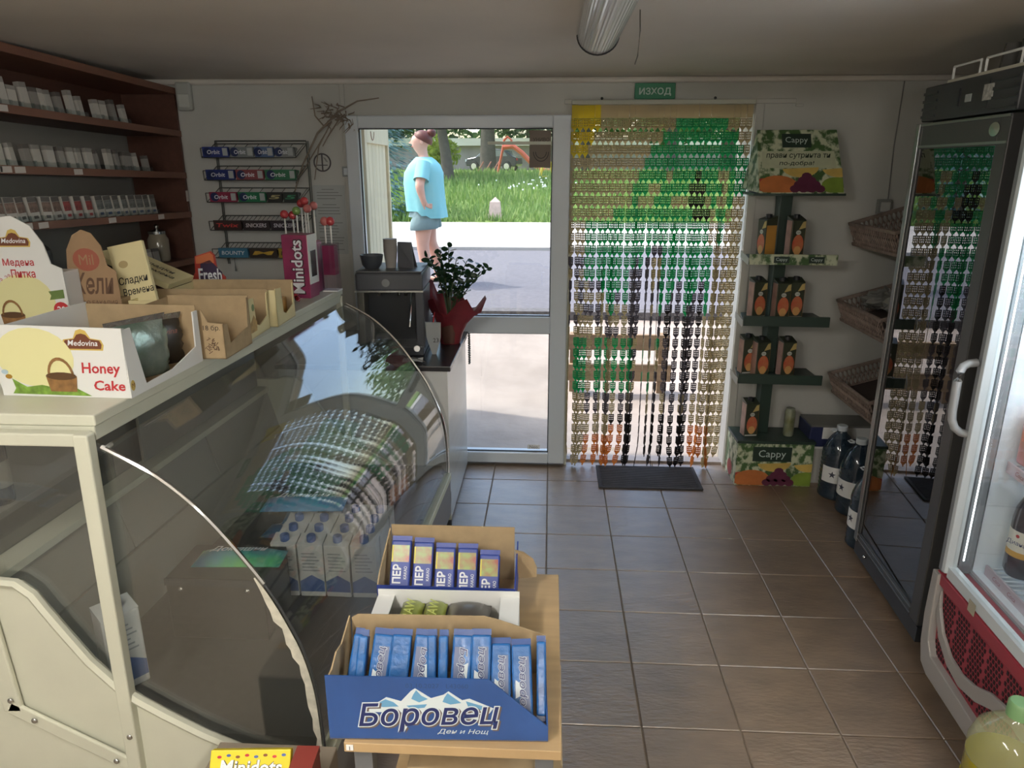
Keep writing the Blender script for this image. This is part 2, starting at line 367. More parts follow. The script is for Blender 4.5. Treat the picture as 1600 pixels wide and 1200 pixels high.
# dried twigs over the window corner
tw = thing('dried_twigs', 'bundle of dry brown twigs tied over the window corner', 'twigs', (-1.2, YB - .02, 2.0))
tm = mat('dry_twig', S(140, 128, 114), .8)
random.seed(3)
m = MB(); m.tube([(-.27, -.02, -.36), (-.2, -.035, -.2), (-.1, -.04, -.03), (.02, -.03, .08), (.13, -.03, .135), (.25, -.03, .15)], [.004, .005, .006, .006, .004, .003]); m.build('branch', tm, tw)
for k in range(46):
    a = random.uniform(0, 6.28); x, z = random.gauss(-.0, .04), random.gauss(.06, .035); l = random.uniform(.03, .065)
    MB().tube([(x, -.03, z), (x + l * .5 * math.cos(a) + .02, -.045 + random.uniform(-.02, .02), z + l * .5 * math.sin(a)), (x + l * math.cos(a), -.04, z + l * math.sin(a))], [.004, .003, .0015], 4).build('twig', tm, tw)
for P in ([(-.14, -.03, -.28), (-.1, -.035, -.1), (-.02, -.03, .03)], [(-.25, -.03, -.3), (-.12, -.035, -.12), (-.05, -.03, -.02)], [(-.12, -.03, .16), (-.11, -.03, .06), (-.06, -.03, 0)], [(-.08, -.03, -.1), (-.03, -.04, -.03), (.03, -.03, .05)]):
    MB().tube(P, [.003, .004, .004], 5).build('twig', tm, tw)
# ------------------------------------------------------------------ ceiling lamp and two added fill lamps
ribm = mat('ribbed_acrylic', S(228, 230, 230), .12, spec=.8, trl=.3)
def lamp_fixture(name, label, x, yn, yf, lit, hang=0):
    t = thing(name, label, 'lamp', (x, (yn + yf) / 2, ZC - hang)); L2 = (yf - yn) / 2
    if hang:
        for yy in (-L2 * .6, L2 * .6): MB().tube([(0, yy, -.01), (0, yy, .299)], .006, 6).build('hanger', white, t)
    MB().box(-.05, .05, -L2 + .02, L2 - .02, -.012, 0).build('base_plate', white, t, bevel=.002)
    hw = .072; rows = []
    n = 44
    for k in range(n + 1):
        a = math.pi * k / n; q = 1 + (.018 if k % 2 else 0) * (0 < k < n)
        rows.append([(-hw * math.cos(a) * q, yy, -.012 - .062 * math.sin(a) * q) for yy in (-L2, L2)])
    m = MB().sheet(rows)
    for yy in (-L2, L2): m.face([r_[0 if yy < 0 else 1] for r_ in rows])
    if lit and hang: m.sheet([[(-hw * math.cos(math.pi * k / 12), yy, -.012 + .04 * math.sin(math.pi * k / 12)) for yy in (-L2, L2)] for k in range(13)])
    if lit: m.build('diffuser', mat('added_lamp_diffuser', (1, .96, .9), .5, emit=LAMP), t)  # only the added lamps out of view emit
    else: m.build('diffuser', ribm, t)
    for yy in (-L2, L2):
        m = MB()
        P = [(-hw * 1.03 * math.cos(math.pi * k / 16), yy, -.012 - .066 * math.sin(math.pi * k / 16)) for k in range(17)]
        m.tube(P, .003, 5); m.build('end_trim', darkmetal, t)
    if not lit: MB().tube([(0, -L2 + .03, -.034), (0, L2 - .03, -.034)], .013, 8).build('tube', mat('fluorescent_tube', S(225, 228, 228), .3), t, smooth=True)
    return t
la = lamp_fixture('ceiling_lamp', 'ribbed strip lamp fixed to the ceiling in front of the door', .155, 1.55, 2.83, False)
MB().tube([(.105, .27, -.001), (.108, .27, -.06), (.104, .27, -.13), (.096, .27, -.155)], .002, 5).build('pull_cord', mat('cord_grey', S(96, 92, 84), .6), la)
lamp_fixture('ceiling_lamp', 'added unseen strip lamp behind the viewer lighting the counter side', -.95, -.8, .6, True)  # added out of view to brighten counter and floor
lamp_fixture('ceiling_lamp', 'added unseen strip lamp behind the viewer lighting the middle of the shop', .3, -1.7, -.5, True, .3)  # added out of view, hung low so it also brightens the ceiling
# door mat
dm = thing('door_mat', 'dark grey ribbed rubber door mat in front of the curtain', 'mat', (.598, 4.035, .0035))
rub = mat('mat_rubber', S(66, 64, 66), .75, var=(20, .15))
MB().box(-.3, .3, -.172, .15, 0, .006).build('base', rub, dm, bevel=.003)
m = MB()
for x0, x1, y0_, y1_ in ((-.3, .3, -.172, -.155), (-.3, .3, .133, .15), (-.3, -.283, -.155, .133), (.283, .3, -.155, .133)): m.box(x0, x1, y0_, y1_, .006, .011)
m.build('rim', rub, dm, bevel=.002)
m = MB()
for k in range(22): m.box(-.276, .276, -.147 + k * .0128, -.141 + k * .0128, .006, .0095)
tag(m.build('ribs', rub, dm), kind='stuff')
# ------------------------------------------------------------------ cigarette shelving on the left
def shz(y): return -.029 * (y - 2.83)
brown = mat('brown_laminate', S(88, 56, 44), .5, var=(3, .15, (12, 1, 12)))
edgeb = mat('brown_edge', S(124, 84, 66), .5, var=(3, .1))
sv = thing('shelving_unit', 'brown laminate shelving with cigarette packs along the left wall', 'shelves', (0, 0, 0))
SY0, SY1 = 1.6, 4.215
def syb(m, x0, x1, y0, y1, z0, z1):
    return m.add([(x, y, z + shz(y)) for z in (z0, z1) for y in (y0, y1) for x in (x0, x1)], [(0, 2, 3, 1), (4, 5, 7, 6), (0, 1, 5, 4), (2, 6, 7, 3), (0, 4, 6, 2), (1, 3, 7, 5)])
SZ = [2.009, 1.783, 1.565, 1.30, 1.02]
syb(MB(), -2.405, -2.1, SY1 - .02, SY1, .3, 2.24).build('side_panel', brown, sv)
syb(MB(), -2.415, -2.405, SY0, SY1 - .02, 2.02, 2.25).build('back_panel', brown, sv)
syb(MB(), -2.415, -2.09, SY0, SY1, 2.215, 2.248).build('top_board', edgeb, sv)
for z in SZ: syb(MB(), -2.404, -2.102, SY0, SY1 - .021, z - .014, z + .014).build('shelf', brown, sv); syb(MB(), -2.102, -2.096, SY0, SY1, z - .016, z + .016).build('shelf_edge', edgeb, sv)
clear = glass('clear_plastic', (.93, .95, .95), .08)
packw = mat('pack_pale', S(196, 192, 184), .5); packg = mat('pack_grey', S(150, 146, 140), .5); packd = mat('pack_dark_band', S(96, 90, 86), .5)
pic1 = mat('pack_picture_brown', S(128, 104, 92), .5, var=(60, .5)); pic2 = mat('pack_picture_red', S(150, 66, 62), .5, var=(60, .5)); pic3 = mat('pack_picture_grey', S(120, 122, 118), .5, var=(60, .5)); pblue = mat('pack_blue', S(72, 92, 130), .5)
def pack_mesh(kind):
    m = MB(); w, d, h = .055, .022, .088
    if kind < 2:
        m.box(-d, 0, -w / 2, w / 2, 0, h * .8); m.cur = 1; m.box(-d, 0, -w / 2, w / 2, h * .8, h); return m.mesh('cigarette_pack', [(packw, packg)[kind], (packg, packd)[kind]])
    pic = (pic1, pic2, pic3)[kind - 2]
    m.box(-d, 0, -w / 2, w / 2, 0, h)
    m.cur = 1; m.box(.0001, .0008, -w / 2 + .001, w / 2 - .001, h * .78, h * .99)
    m.cur = 2; m.box(.0001, .0008, -w / 2 + .001, w / 2 - .001, h * .36, h * .77)
    m.cur = 3; m.box(.0008, .0012, -w / 4, w / 4, h * .1, h * .22)
    return m.mesh('cigarette_pack', [packw, packd, pic, pblue if kind == 4 else (red if kind == 3 else packd)])
PM = [pack_mesh(k) for k in range(5)]
m = MB(); m.box(-.2, .0, -.03, -.0285, 0, .025).box(-.2, 0, .0285, .03, 0, .025).box(.0, .0015, -.03, .03, 0, .022).box(-.2, 0, -.03, .03, 0, .0015)
pusher = m.mesh('pusher_tray', clear)
def un_y(u, x):   # depth at which a shelf spot seen at column u stands
    d = V((-.05338 * .9571, .99857 * .9571, -.2897)) + V((.99857, .05338, 0)) * ((u - 800) / 1130); return d.y / d.x * x
def put_pack(u, tier, kind, h=1, label=None, group=None):
    y = un_y(u, -2.125); z = SZ[tier] + .0165 + shz(y)
    o = bpy.data.objects.new('cigarette_pack', PM[kind]); C.objects.link(o); o.location = (-2.125, y, z); o.scale = (1, random.uniform(.55, .85) if tier < 2 else random.uniform(.85, 1.1), h); o.rotation_euler = (R(random.uniform(-3, 3)), R(-6), R(random.uniform(-6, 6)))
    NP[tier] = NP.get(tier, 0) + 1; tag(o, label + ', %s from the left' % ORD[NP[tier] - 1], 'cigarette pack', group); child(pusher, 'pusher_tray', sv, (-2.118, y, z - .0023))
NP = {}; ORD = ['first', 'second', 'third', 'fourth', 'fifth', 'sixth', 'seventh', 'eighth', 'ninth', 'tenth', 'eleventh', 'twelfth', 'thirteenth', 'fourteenth', 'fifteenth', 'sixteenth', 'seventeenth', 'eighteenth', 'nineteenth', 'twentieth']
random.seed(11)
for X0, X1, hh in ((0, 20, 1.15), (65, 115, 1), (150, 215, 1.05), (255, 320, 1.05), (340, 390, 1), (405, 485, 1.2), (490, 520, .9), (570, 630, 1.15), (640, 690, 1), (692, 724, 1), (728, 785, 1), (800, 865, 1), (885, 945, 1.2), (948, 1000, 1), (1065, 1105, 1), (1110, 1145, 1), (1180, 1220, 1.15), (1255, 1290, 1)):
    put_pack((X0 + X1) / 10 + 3, 0, random.choice((0, 0, 1)), hh, 'pale cigarette pack on the topmost brown shelf', 'packs on the top shelf')
for X0, X1, hh in ((10, 60, 1), (75, 155, 1.2), (180, 255, 1.15), (300, 380, 1.15), (395, 475, 1), (505, 580, 1), (585, 635, 1), (680, 725, 1), (760, 800, 1), (830, 870, 1), (895, 920, 1), (960, 1000, 1.05), (1015, 1045, 1), (1100, 1145, 1.1), (1160, 1195, 1.1), (1215, 1245, 1), (1250, 1270, 1), (1290, 1320, 1), (1365, 1395, .9)):
    put_pack((X0 + X1) / 10 + 3, 1, random.choice((0, 0, 1)), hh, 'pale cigarette pack on the second brown shelf', 'packs on the second shelf')
XS = [60, 120, 160, 235, 330, 410, 500, 590, 670, 745, 825, 905, 985, 1045, 1105, 1165, 1220, 1275, 1325, 1370]
for k, X0 in enumerate(XS):
    put_pack(X0 / 5 + 6, 2, 1 if k < 3 else 2 if k < 9 else 3 if k < 12 else 4, 1.12, 'cigarette pack with picture warning on the third shelf', 'packs in the third shelf row')
for X0 in (1080, 1138, 1203, 1250, 1298, 1352):
    put_pack(X0 / 5 + 4, 3, random.choice((0, 1)), .95, 'short cigarette pack on the low shelf beside the lidded jar', 'packs on the low shelf')
tagm = mat('price_tag', S(214, 206, 200), .6)
for u, tier in ((70, 0), (86, 0), (61, 1), (75, 1), (95, 1), (178, 1), (90, 2), (114, 2), (216, 2), (288, 2)):
    y = un_y(u, -2.095); MB().box(-2.0958, -2.0948, y - .03, y + .03, SZ[tier] + shz(y) - .012, SZ[tier] + shz(y) + .012).build('price_tag', tagm, sv)
MB().box(-2.0995, -2.0985, 4.185, 4.212, 1.6, 1.66).build('price_tag', tagm, sv)
# things at the end of the low shelf
y = 4.0; zz = SZ[3] + .0165 + shz(y)
j = thing('jar', 'glass storage jar with a knobbed lid at the end of the low shelf', 'jar', (-2.2, y, zz))
MB().lathe([(.0, 0), (.05, 0), (.056, .01), (.056, .12), (.045, .14), (.042, .15)], 14).build('body', mat('jar_glass', S(150, 142, 124), .15, spec=.7), j, smooth=True)
MB().lathe([(.046, .15), (.046, .165), (.02, .172), (.008, .18), (.014, .195), (0, .205)], 14).build('lid', metal, j, smooth=True)
gm = thing('radio', 'dark rounded radio standing on the low shelf behind the boxes', 'radio', (-2.22, 2.96, SZ[3] + .0165 + shz(2.96)))
MB().box(-.09, .09, -.09, .09, 0, .17).build('body', mat('radio_dark', S(48, 44, 42), .4), gm, bevel=.05, seg=4); MB().tube([(.0, -.06, .16), (0, -.05, .22), (0, .05, .22), (0, .06, .16)], .009, 6).build('handle', darkmetal, gm)
for k in range(5):
    o = MB().box(-.1, .1, -.075, .075, 0, .012).build('magazine', (paper, mat('magazine_dark', S(70, 70, 66), .5))[k % 2], None, bevel=.001)
    o.location = (-2.2, 4.095, SZ[4] + .017 + shz(4.0) + k * .0135); o.rotation_euler = (0, 0, R(-6 + 5 * k)); tag(o, '%s magazine of the small pile at the far end of the bottom shelf' % ('lowest', 'second lowest', 'middle', 'second highest', 'topmost')[k], 'magazine', 'pile of magazines')
# ------------------------------------------------------------------ wire rack with gum and bars
rk = thing('wire_rack', 'grey wire rack with five sloping tiers on the back wall', 'rack', (0, YB - .005, 0))
wr = mat('grey_wire', S(104, 106, 102), .4, metal=.5)
RX0, RX1 = -1.93, -1.415; TZ = [1.84, 1.72, 1.60, 1.445, 1.29]
m = MB()
for x in (RX0 + .02, RX1 + .03): m.tube([(x, -.006, 1.24), (x, -.006, 1.93)], .004, 5); m.tube([(x + .012, -.012, 1.24), (x + .012, -.012, 1.93)], .003, 5)
m.tube([(RX0 + .02, -.006, 1.93), (RX1 + .03, -.006, 1.93)], .004, 5)
m.build('upright_frame', wr, rk)
for k, z in enumerate(TZ):
    m = MB(); zb = z + .075
    m.tube([(RX0 - .01, -.125, z), (RX1 + .005, -.125, z)], .003, 5).tube([(RX0 + .02, -.012, zb), (RX1 + .03, -.012, zb)], .003, 5).tube([(RX0 - .01, -.13, z + .05), (RX1 + .005, -.13, z + .05)], .0025, 5)
    n = 8 if k < 3 else 20
    for q in range(n + 1):
        f = q / n; m.tube([(RX0 - .01 + f * (RX1 - RX0), -.125, z), (RX0 + .02 + f * (RX1 - RX0), -.012, zb)], .002, 4)
    for x in (RX0 - .01, RX1 + .005): m.tube([(x, -.13, z + .05), (x, -.125, z), (x + .03, -.012, zb)], .003, 4)
    m.build('tier', wr, rk)
def gum(k, x0, x1, col, txt, tcol, label, cat='gum box', ring=None, bold=.02, group=None):
    f = (RX1 - RX0) ; xa, xb = RX0 + x0 * f, RX0 + x1 * f
    t = thing('gum_box' if cat == 'gum box' else 'candy_box', label, cat, ((xa + xb) / 2, YB - .137, TZ[k] + .002)); h = .054; wd = (xb - xa) / 2 - .002
    cm = mat('gumcol_%d_%d_%d' % col, S(*col), .4)
    MB().prism([(-wd, 0, 0), (-wd, -.006, h), (-wd, .004, h), (-wd, .06, .05), (-wd, .06, .04), (-wd, .004, .002)], (2 * wd, 0, 0)).build('carton', cm, t)
    u = V((0, -.006, h)).normalized()
    if txt: text(txt, (-.15 * wd if ring else 0, -.0033, h * .5), X, u, mat('gumtxt_%d_%d_%d' % tcol, S(*tcol), .5), t, w=wd * (1.0 if ring else 1.6), h=h * .42, bold=bold, shear=.15)
    if ring:
        m = decal('ring', ellp(.024, .024, n=18), (-wd * .62, -.0033, h * .5), X, u, mat('gumring', S(*ring), .4), t, lift=.0003)
        decal('pack_art', [(0, 0), (.028, 0), (.028, .04), (0, .04)], (wd - .032, -.0033, .008), X, u, mat('gum_art', S(178, 184, 184), .5), t, lift=.0005)
    return t
nv = (30, 44, 90)
gum(0, 0, .29, (46, 62, 130), 'Orbit', (225, 228, 235), 'blue gum box at the left of the top rack tier', ring=nv)
gum(0, .3, .56, (128, 136, 138), 'Orbit', (225, 228, 235), 'grey gum box second from left on the top rack tier', ring=nv)
gum(0, .57, .78, (84, 108, 146), 'Orbit', (225, 228, 235), 'grey-blue gum box third from left on the top rack tier', ring=nv)
gum(0, .79, 1, (136, 142, 142), 'Orbit', (225, 228, 235), 'grey gum box at the right of the top rack tier', ring=nv)
gum(1, .01, .33, (38, 52, 116), 'Orbit', (225, 228, 235), 'blue gum box at the left of the second rack tier', ring=nv)
gum(1, .34, .65, (138, 72, 78), 'Orbit', (225, 228, 235), 'dull red gum box in the middle of the second rack tier', ring=nv)
gum(1, .66, 1, (52, 118, 84), 'Orbit', (225, 228, 235), 'green gum box at the right of the second rack tier', ring=nv)
gum(2, .02, .33, (146, 48, 76), 'Orbit', (225, 228, 235), 'magenta gum box at the left of the third rack tier', ring=nv)
gum(2, .34, .65, (40, 122, 84), 'Orbit', (225, 228, 235), 'green gum box in the middle of the third rack tier', ring=nv)
gum(2, .66, .83, (48, 50, 50), '5', (190, 180, 130), 'black gum box with a gold mark on the third rack tier', bold=.03)
gum(2, .84, 1, (44, 52, 50), '5', (70, 150, 110), 'black gum box with a green mark on the third rack tier', bold=.03)
gum(3, .03, .35, (62, 46, 44), 'Twix', (206, 70, 66), 'brown candy bar box with red lettering on the fourth rack tier', 'candy box')
gum(3, .36, .66, (52, 44, 46), 'SNICKERS', (214, 210, 214), 'dark candy bar box in the middle of the fourth rack tier', 'candy box')
gum(3, .67, .99, (50, 42, 50), 'SNICKERS', (206, 204, 212), 'dark candy bar box at the right of the fourth rack tier', 'candy box')
gum(4, .05, .39, (66, 122, 152), 'BOUNTY', (225, 232, 236), 'light blue candy bar box on the lowest rack tier', 'candy box')
gum(4, .4, .72, (60, 50, 44), 'M', (214, 176, 70), 'dark candy box with yellow print on the lowest rack tier', 'candy box', bold=.03)
gum(4, .73, .98, (176, 150, 60), 'LION', (70, 50, 36), 'yellow candy box at the right of the lowest rack tier', 'candy box')
MB().tube([(RX0 + .07, -.03, 1.28), (RX0 + .07, -.03, 1.24), (RX0 + .072, -.03, 1.2)], [.002, .002, .006], 5).build('hook', wr, rk)
# ------------------------------------------------------------------ curved glass display case
def xs(x, y): return x + .04 * (y - 1.52)
def shear(m): m.v = [(xs(x, y), y, z) for x, y, z in m.v]; return m
CY0, CY1 = 1.52, 3.32
case = thing('display_case', 'long white refrigerated display case with a curved glass front', 'display case', (0, 0, 0))
casew = mat('case_white', S(196, 196, 178), .45, var=(5, .05), bump=(20, .05)); cased = mat('case_dark', S(58, 58, 56), .5); caseg = mat('case_grey_panel', S(140, 138, 130), .45, var=(3, .08))
ARC = [(-1.035, 1.173), (-.946, 1.123), (-.89, 1.082), (-.828, 1.022), (-.774, .955), (-.71, .862), (-.665, .787), (-.625, .697), (-.599, .622), (-.579, .517), (-.572, .387), (-.572, .31)]
SIDE = [(-1.40, .80), (-1.36, .814), (-1.302, .81), (-1.267, .78), (-1.242, .735), (-1.204, .671), (-1.154, .59), (-1.09, .514), (-1.044, .476), (-.981, .435), (-.885, .378), (-.762, .318), (-.674, .295), (-.568, .262)]
def arcs(n=40):   # resampled smooth profile
    P = [V((a, 0, b)) for a, b in ARC]; out = []
    for k in range(n + 1):
        t = k / n * (len(P) - 1); i = min(int(t), len(P) - 2); f = t - i
        p0, p1, p2, p3 = P[max(i - 1, 0)], P[i], P[i + 1], P[min(i + 2, len(P) - 1)]
        q = .5 * ((2 * p1) + (-p0 + p2) * f + (2 * p0 - 5 * p1 + 4 * p2 - p3) * f * f + (-p0 + 3 * p1 - 3 * p2 + p3) * f ** 3); out.append((q.x, q.z))
    return out
AR = arcs()
for yy, nm in ((CY0 - .022, 'side_panel'), (CY1 + .002, 'side_panel')):
    shear(MB().prism([(x, yy, z) for x, z in SIDE] + [(-.56, yy, .06), (-1.76, yy, .06), (-1.76, yy, .8)], (0, .02, 0))).build(nm, casew, case)
m = MB(); P = [(x, CY0 - .026, z + .004) for x, z in SIDE[1:]]; m.tube(P, .013, 6); shear(m).build('edge_moulding', casew, case, smooth=True)
def bar(name, p, q, w, t, y=None, mt=casew, bev=.004):
    p, q = V(p), V(q); d = (q - p) / 2; n = V((0, 1, 0)).cross(d.normalized()) * w / 2
    return shear(MB().obox((p + q) / 2, d, (0, t / 2, 0), n)).build(name, mt, case, bevel=bev)
bar('post', (-1.057, CY0 - .03, 1.215), (-1.075, CY0 - .03, .235), .036, .03)
bar('post', (-1.74, CY0 - .01, 1.215), (-1.74, CY0 - .01, .8), .03, .03); bar('post', (-1.06, CY1 - .01, 1.215), (-1.06, CY1 - .01, .5), .03, .02); bar('post', (-1.74, CY1 - .01, 1.2), (-1.74, CY1 - .01, .1), .03, .02)
bar('frame_strip', (-1.40, CY0 - .034, .9), (-1.375, CY0 - .034, .44), .05, .014); bar('frame_strip', (-1.385, CY0 - .036, .455), (-1.085, CY0 - .036, .282), .04, .01)
bar('frame_strip', (-1.75, CY0 - .02, 1.198), (-1.05, CY0 - .02, 1.198), .032, .03)
m = MB()
for x, z in ((-1.392, .74), (-1.372, .48), (-1.32, .42), (-1.12, .3), (-1.072, .38), (-1.075, .27)): m.ball((xs(x, CY0), CY0 - .046, z), .008, 8, (1, .5, 1))
tag(m.build('screws', metal, case, smooth=True), kind='stuff')
shear(MB().box(-1.76, -1.043, CY0 - .005, CY1, 1.222, 1.25)).build('top_slab', casew, case, bevel=.004)
shear(MB().box(-1.75, -1.05, CY0, CY1 - .01, 1.186, 1.2215)).build('top_frame', casew, case, bevel=.003)
cgl = glass('case_glass', (.97, .98, .97), .02, 1.95, .05)
shear(MB().sheet([[(x, CY0 - .012, z), (x, CY1 + .008, z)] for x, z in AR + [(x - .006, z - .003) for x, z in AR[::-1]]] + [[(AR[0][0], CY0 - .012, AR[0][1]), (AR[0][0], CY1 + .008, AR[0][1])]])).build('curved_glass', cgl, case, smooth=True)
for yy in (CY0 - .004, CY1 - .006):
    top = [(-1.74, 1.186)] + [(-1.05, 1.186)] + AR[1:-1]; bot = SIDE[::-1][1:] + [(-1.74, .8)]
    shear(MB().prism([(x - .008, yy, z) for x, z in top] + [(x, yy, z) for x, z in bot], (0, .005, 0))).build('end_glass', cgl, case)
for yy, k in ((CY0 - .012, 21), (CY1 + .008, 41)):
    shear(MB().tube([(x + .002, yy, z + .002) for x, z in AR[:k]], .0055, 6)).build('chrome_edge', chrome, case, smooth=True)
shear(MB().tube([(x + .001, CY0 - .012, z + .001) for x, z in AR[20:]], .0035, 5)).build('dark_edge', darkmetal, case, smooth=True)
random.seed(5)
m = MB(); T0 = AR[19:39]; rows = []
for k, (x, z) in enumerate(T0):
    wd = (.006 + .018 * min(1, k / 5)) * random.uniform(.75, 1.25) * (1 if k < 18 else .6); q = AR[19 + k + 1]; t = V((q[0] - x, 0, q[1] - z)).normalized(); n = V((t.z, 0, -t.x))
    if n.x > 0: n = -n
    rows.append([(x - .004 + n.x * .002, CY0 - .0135, z + n.z * .002), (x - .004 + n.x * wd, CY0 - .0135, z + n.z * wd)])
shear(MB().sheet(rows)).build('old_tape', mat('peeling_tape', S(196, 192, 176), .8, var=(40, .2)), case)
shear(MB().box(-.592, -.556, CY0 - .01, CY1 + .012, .285, .318)).build('front_rail', mat('rail_cream', S(206, 206, 180), .4), case, bevel=.004)
shear(MB().box(-.585, -.56, CY0 + .002, CY1, .1, .284)).build('front_skirt', mat('skirt_grey', S(122, 116, 110), .4), case)
m = MB(); m.tube([(-.545, CY1 + .03, .33), (-.515, CY1 + .03, .3), (-.505, CY1 + .03, .2), (-.505, CY1 + .03, .004)], .014, 8); m.build('end_bumper', darkmetal, case, smooth=True)
shear(MB().box(-1.42, -.6, CY0 + .002, CY1, .33, .36)).build('deck', cased, case)
shear(MB().prism([(-1.44, CY0 + .002, .36), (-1.36, CY0 + .002, .36), (-1.40, CY0 + .002, .56), (-1.46, CY0 + .002, .56)], (0, CY1 - CY0 - .01, 0))).build('lower_back', caseg, case)
for a, b in ((CY0 + .004, 2.1), (2.104, 2.7), (2.704, CY1 - .01)): shear(MB().prism([(-1.46, a, .565), (-1.405, a, .565), (-1.45, a, .74), (-1.5, a, .74)], (0, b - a, 0))).build('back_panel', caseg, case, bevel=.002)
shear(MB().box(-1.52, -1.44, CY0 + .002, CY1 - .01, .742, .765)).build('back_ledge', casew, case)
shear(MB().box(-1.5, -1.49, 2.35, CY1 - .02, .77, 1.185)).build('sliding_door', mat('case_back_door', S(128, 126, 120), .35), case)
shear(MB().box(-1.52, -1.512, CY0 + .1, 2.4, .77, 1.185)).build('sliding_glass', cgl, case)
# riser, packages and cartons in the case
rs = thing('display_riser', 'black riser with two bolts inside the glass display case', 'riser', (-1.02, 2.02, .361))
MB().box(-.16, .15, -.11, .1, 0, .215).build('body', mat('riser_black', S(50, 50, 48), .35), rs, bevel=.003); MB().box(-.162, .152, -.113, -.11, .19, .215).build('front_lip', darkmetal, rs)
for x in (-.11, .1): MB().ball((x, -.114, .18), .009).build('bolt', chrome, rs, smooth=True)
milk = mat('milk_carton', S(196, 198, 196), .45, var=(18, .1)); mblue = mat('milk_blue', S(74, 98, 150), .4); mgrey = mat('milk_print', S(140, 144, 148), .6)
mc = thing('milk_carton', 'x', 'carton', (0, 0, 0))
MB().box(-.044, .044, -.032, .032, 0, .2).build('carton', milk, mc, bevel=.004)
MB().prism([(-.044, -.032, .2), (-.044, .032, .2), (-.044, .032, .212)], (.088, 0, 0)).build('gable', milk, mc)
MB().lathe([(.016, .2), (.016, .222), (.014, .225)], 12, (0, -.005, 0)).build('cap', mblue, mc, smooth=True)
decal('blue_band', [(-.042, .02), (.042, .02), (.042, .06), (0, .085), (-.042, .06)], (0, -.0322, 0), X, Z, mblue, mc)
m = MB()
for k in range(6): m.box(-.03, .03 - .008 * (k % 3), -.0328, -.0322, .1 + k * .013, .104 + k * .013)
m.build('print', mgrey, mc)
k = 0
for r in range(4):
    for c in range(4):
        loc = (-.90 + c * .092 + .0 * r + (.004 if r % 2 else 0), 2.19 + r * .075, .3615); lab = 'milk carton with blue cap, %s row in the case, %s' % (('front', 'second', 'third', 'rear')[r], ('leftmost', 'second from left', 'third from left', 'rightmost')[c])
        if k == 0: mc.location = loc; mc['label'] = lab; mc['group'] = 'milk cartons in the case'
        else: dup(mc, loc, (0, 0, R(random.uniform(-2, 2))), lab, 'milk cartons in the case')
        k += 1
lone = dup(mc, (-1.21, 1.70, .3615), (0, 0, R(52)), 'lone milk carton with blue cap beside the white side panel'); lone.scale = (1.15, 1.15, 1.22)
def pouch(name, label, loc, rz, L2, W2, H2, cols, txt, tcol):
    t = thing(name, label, 'food pack', loc, rz); N1, N2 = 14, 6; m = MB(); rows = []
    for i in range(N1 + 1):
        a = i / N1; e = math.sin(math.pi * a) ** .4; rows.append([(-L2 + 2 * L2 * a, -W2 + 2 * W2 * b / N2, .002 + H2 * e * math.sin(math.pi * b / N2) ** .6) for b in range(N2 + 1)])
    bot = [[(p[0], p[1], .0) for p in r_] for r_ in rows]
    m.sheet(rows); m.sheet([r_[::-1] for r_ in bot]); m.build('wrapper', cols, t, smooth=True)
    if txt: text(txt, (0, 0, H2 + .003), X, Y, tcol, t, w=L2 * 1.3, shear=.3, bold=.01)
    return t
wtx = mat('white_lettering', S(226, 230, 232), .5)
def two(n, a, b, s=9): return mat(n, S(*a), .3, var=(s, .3, (1, 1, 1), S(*b)))
pouch('pasta_pack', 'green and blue food pack lying on the black riser in the case', (-.99, 2.03, .577), R(3), .14, .05, .034, two('pack_greenblue', (66, 150, 52), (48, 104, 168), 6), 'Домашни', wtx)
for kk, (x, y, rz) in enumerate(((-.9, 2.40, 4), (-1.0, 2.6, -5), (-.93, 2.66, 8))):
    pouch('food_pack', ('blue food pack on top of the middle milk cartons', 'blue food pack lying at the back left of the case', 'blue food pack overlapping the stack at the rear of the case')[kk], (x, y, .59 if kk == 0 else .3615 if kk == 1 else .41), R(rz), .15, .055, .036, two('pack_blue2', (66, 128, 168), (40, 92, 140), 6), 'Домашни', wtx)
# work surface behind the case, seen through the end glass
wk = thing('work_table', 'low pale work table behind the display case', 'table', (-2.0, 2.35, 0))
MB().box(-.2, .22, -.9, .9, .69, .715).build('table_top', mat('worktop_pale', S(176, 172, 162), .5), wk, bevel=.003)
for x in (-.18, .2):
    for y in (-.87, .87): MB().box(x - .015, x + .015, y - .015, y + .015, 0, .69).build('leg', darkmetal, wk)
MB().box(-2.1, -1.84, 1.75, 2.05, .716, .719).build('paper_sheet', paper); tag(bpy.data.objects['paper_sheet'], 'white paper sheet on the work table behind the case', 'paper')
bt = thing('wine_bottle', 'dark wine bottle with a pale label standing behind the display case', 'bottle', (-1.83, 2.12, .716))
MB().lathe([(.038, 0), (.04, .01), (.04, .2), (.015, .25), (.014, .31), (.016, .32)], 16).build('body', mat('dark_bottle', S(30, 32, 26), .12, spec=.7), bt, smooth=True); MB().lathe([(.0405, .06), (.0405, .15)], 16).build('bottle_label', mat('wine_label', S(190, 184, 170), .6), bt, smooth=True)
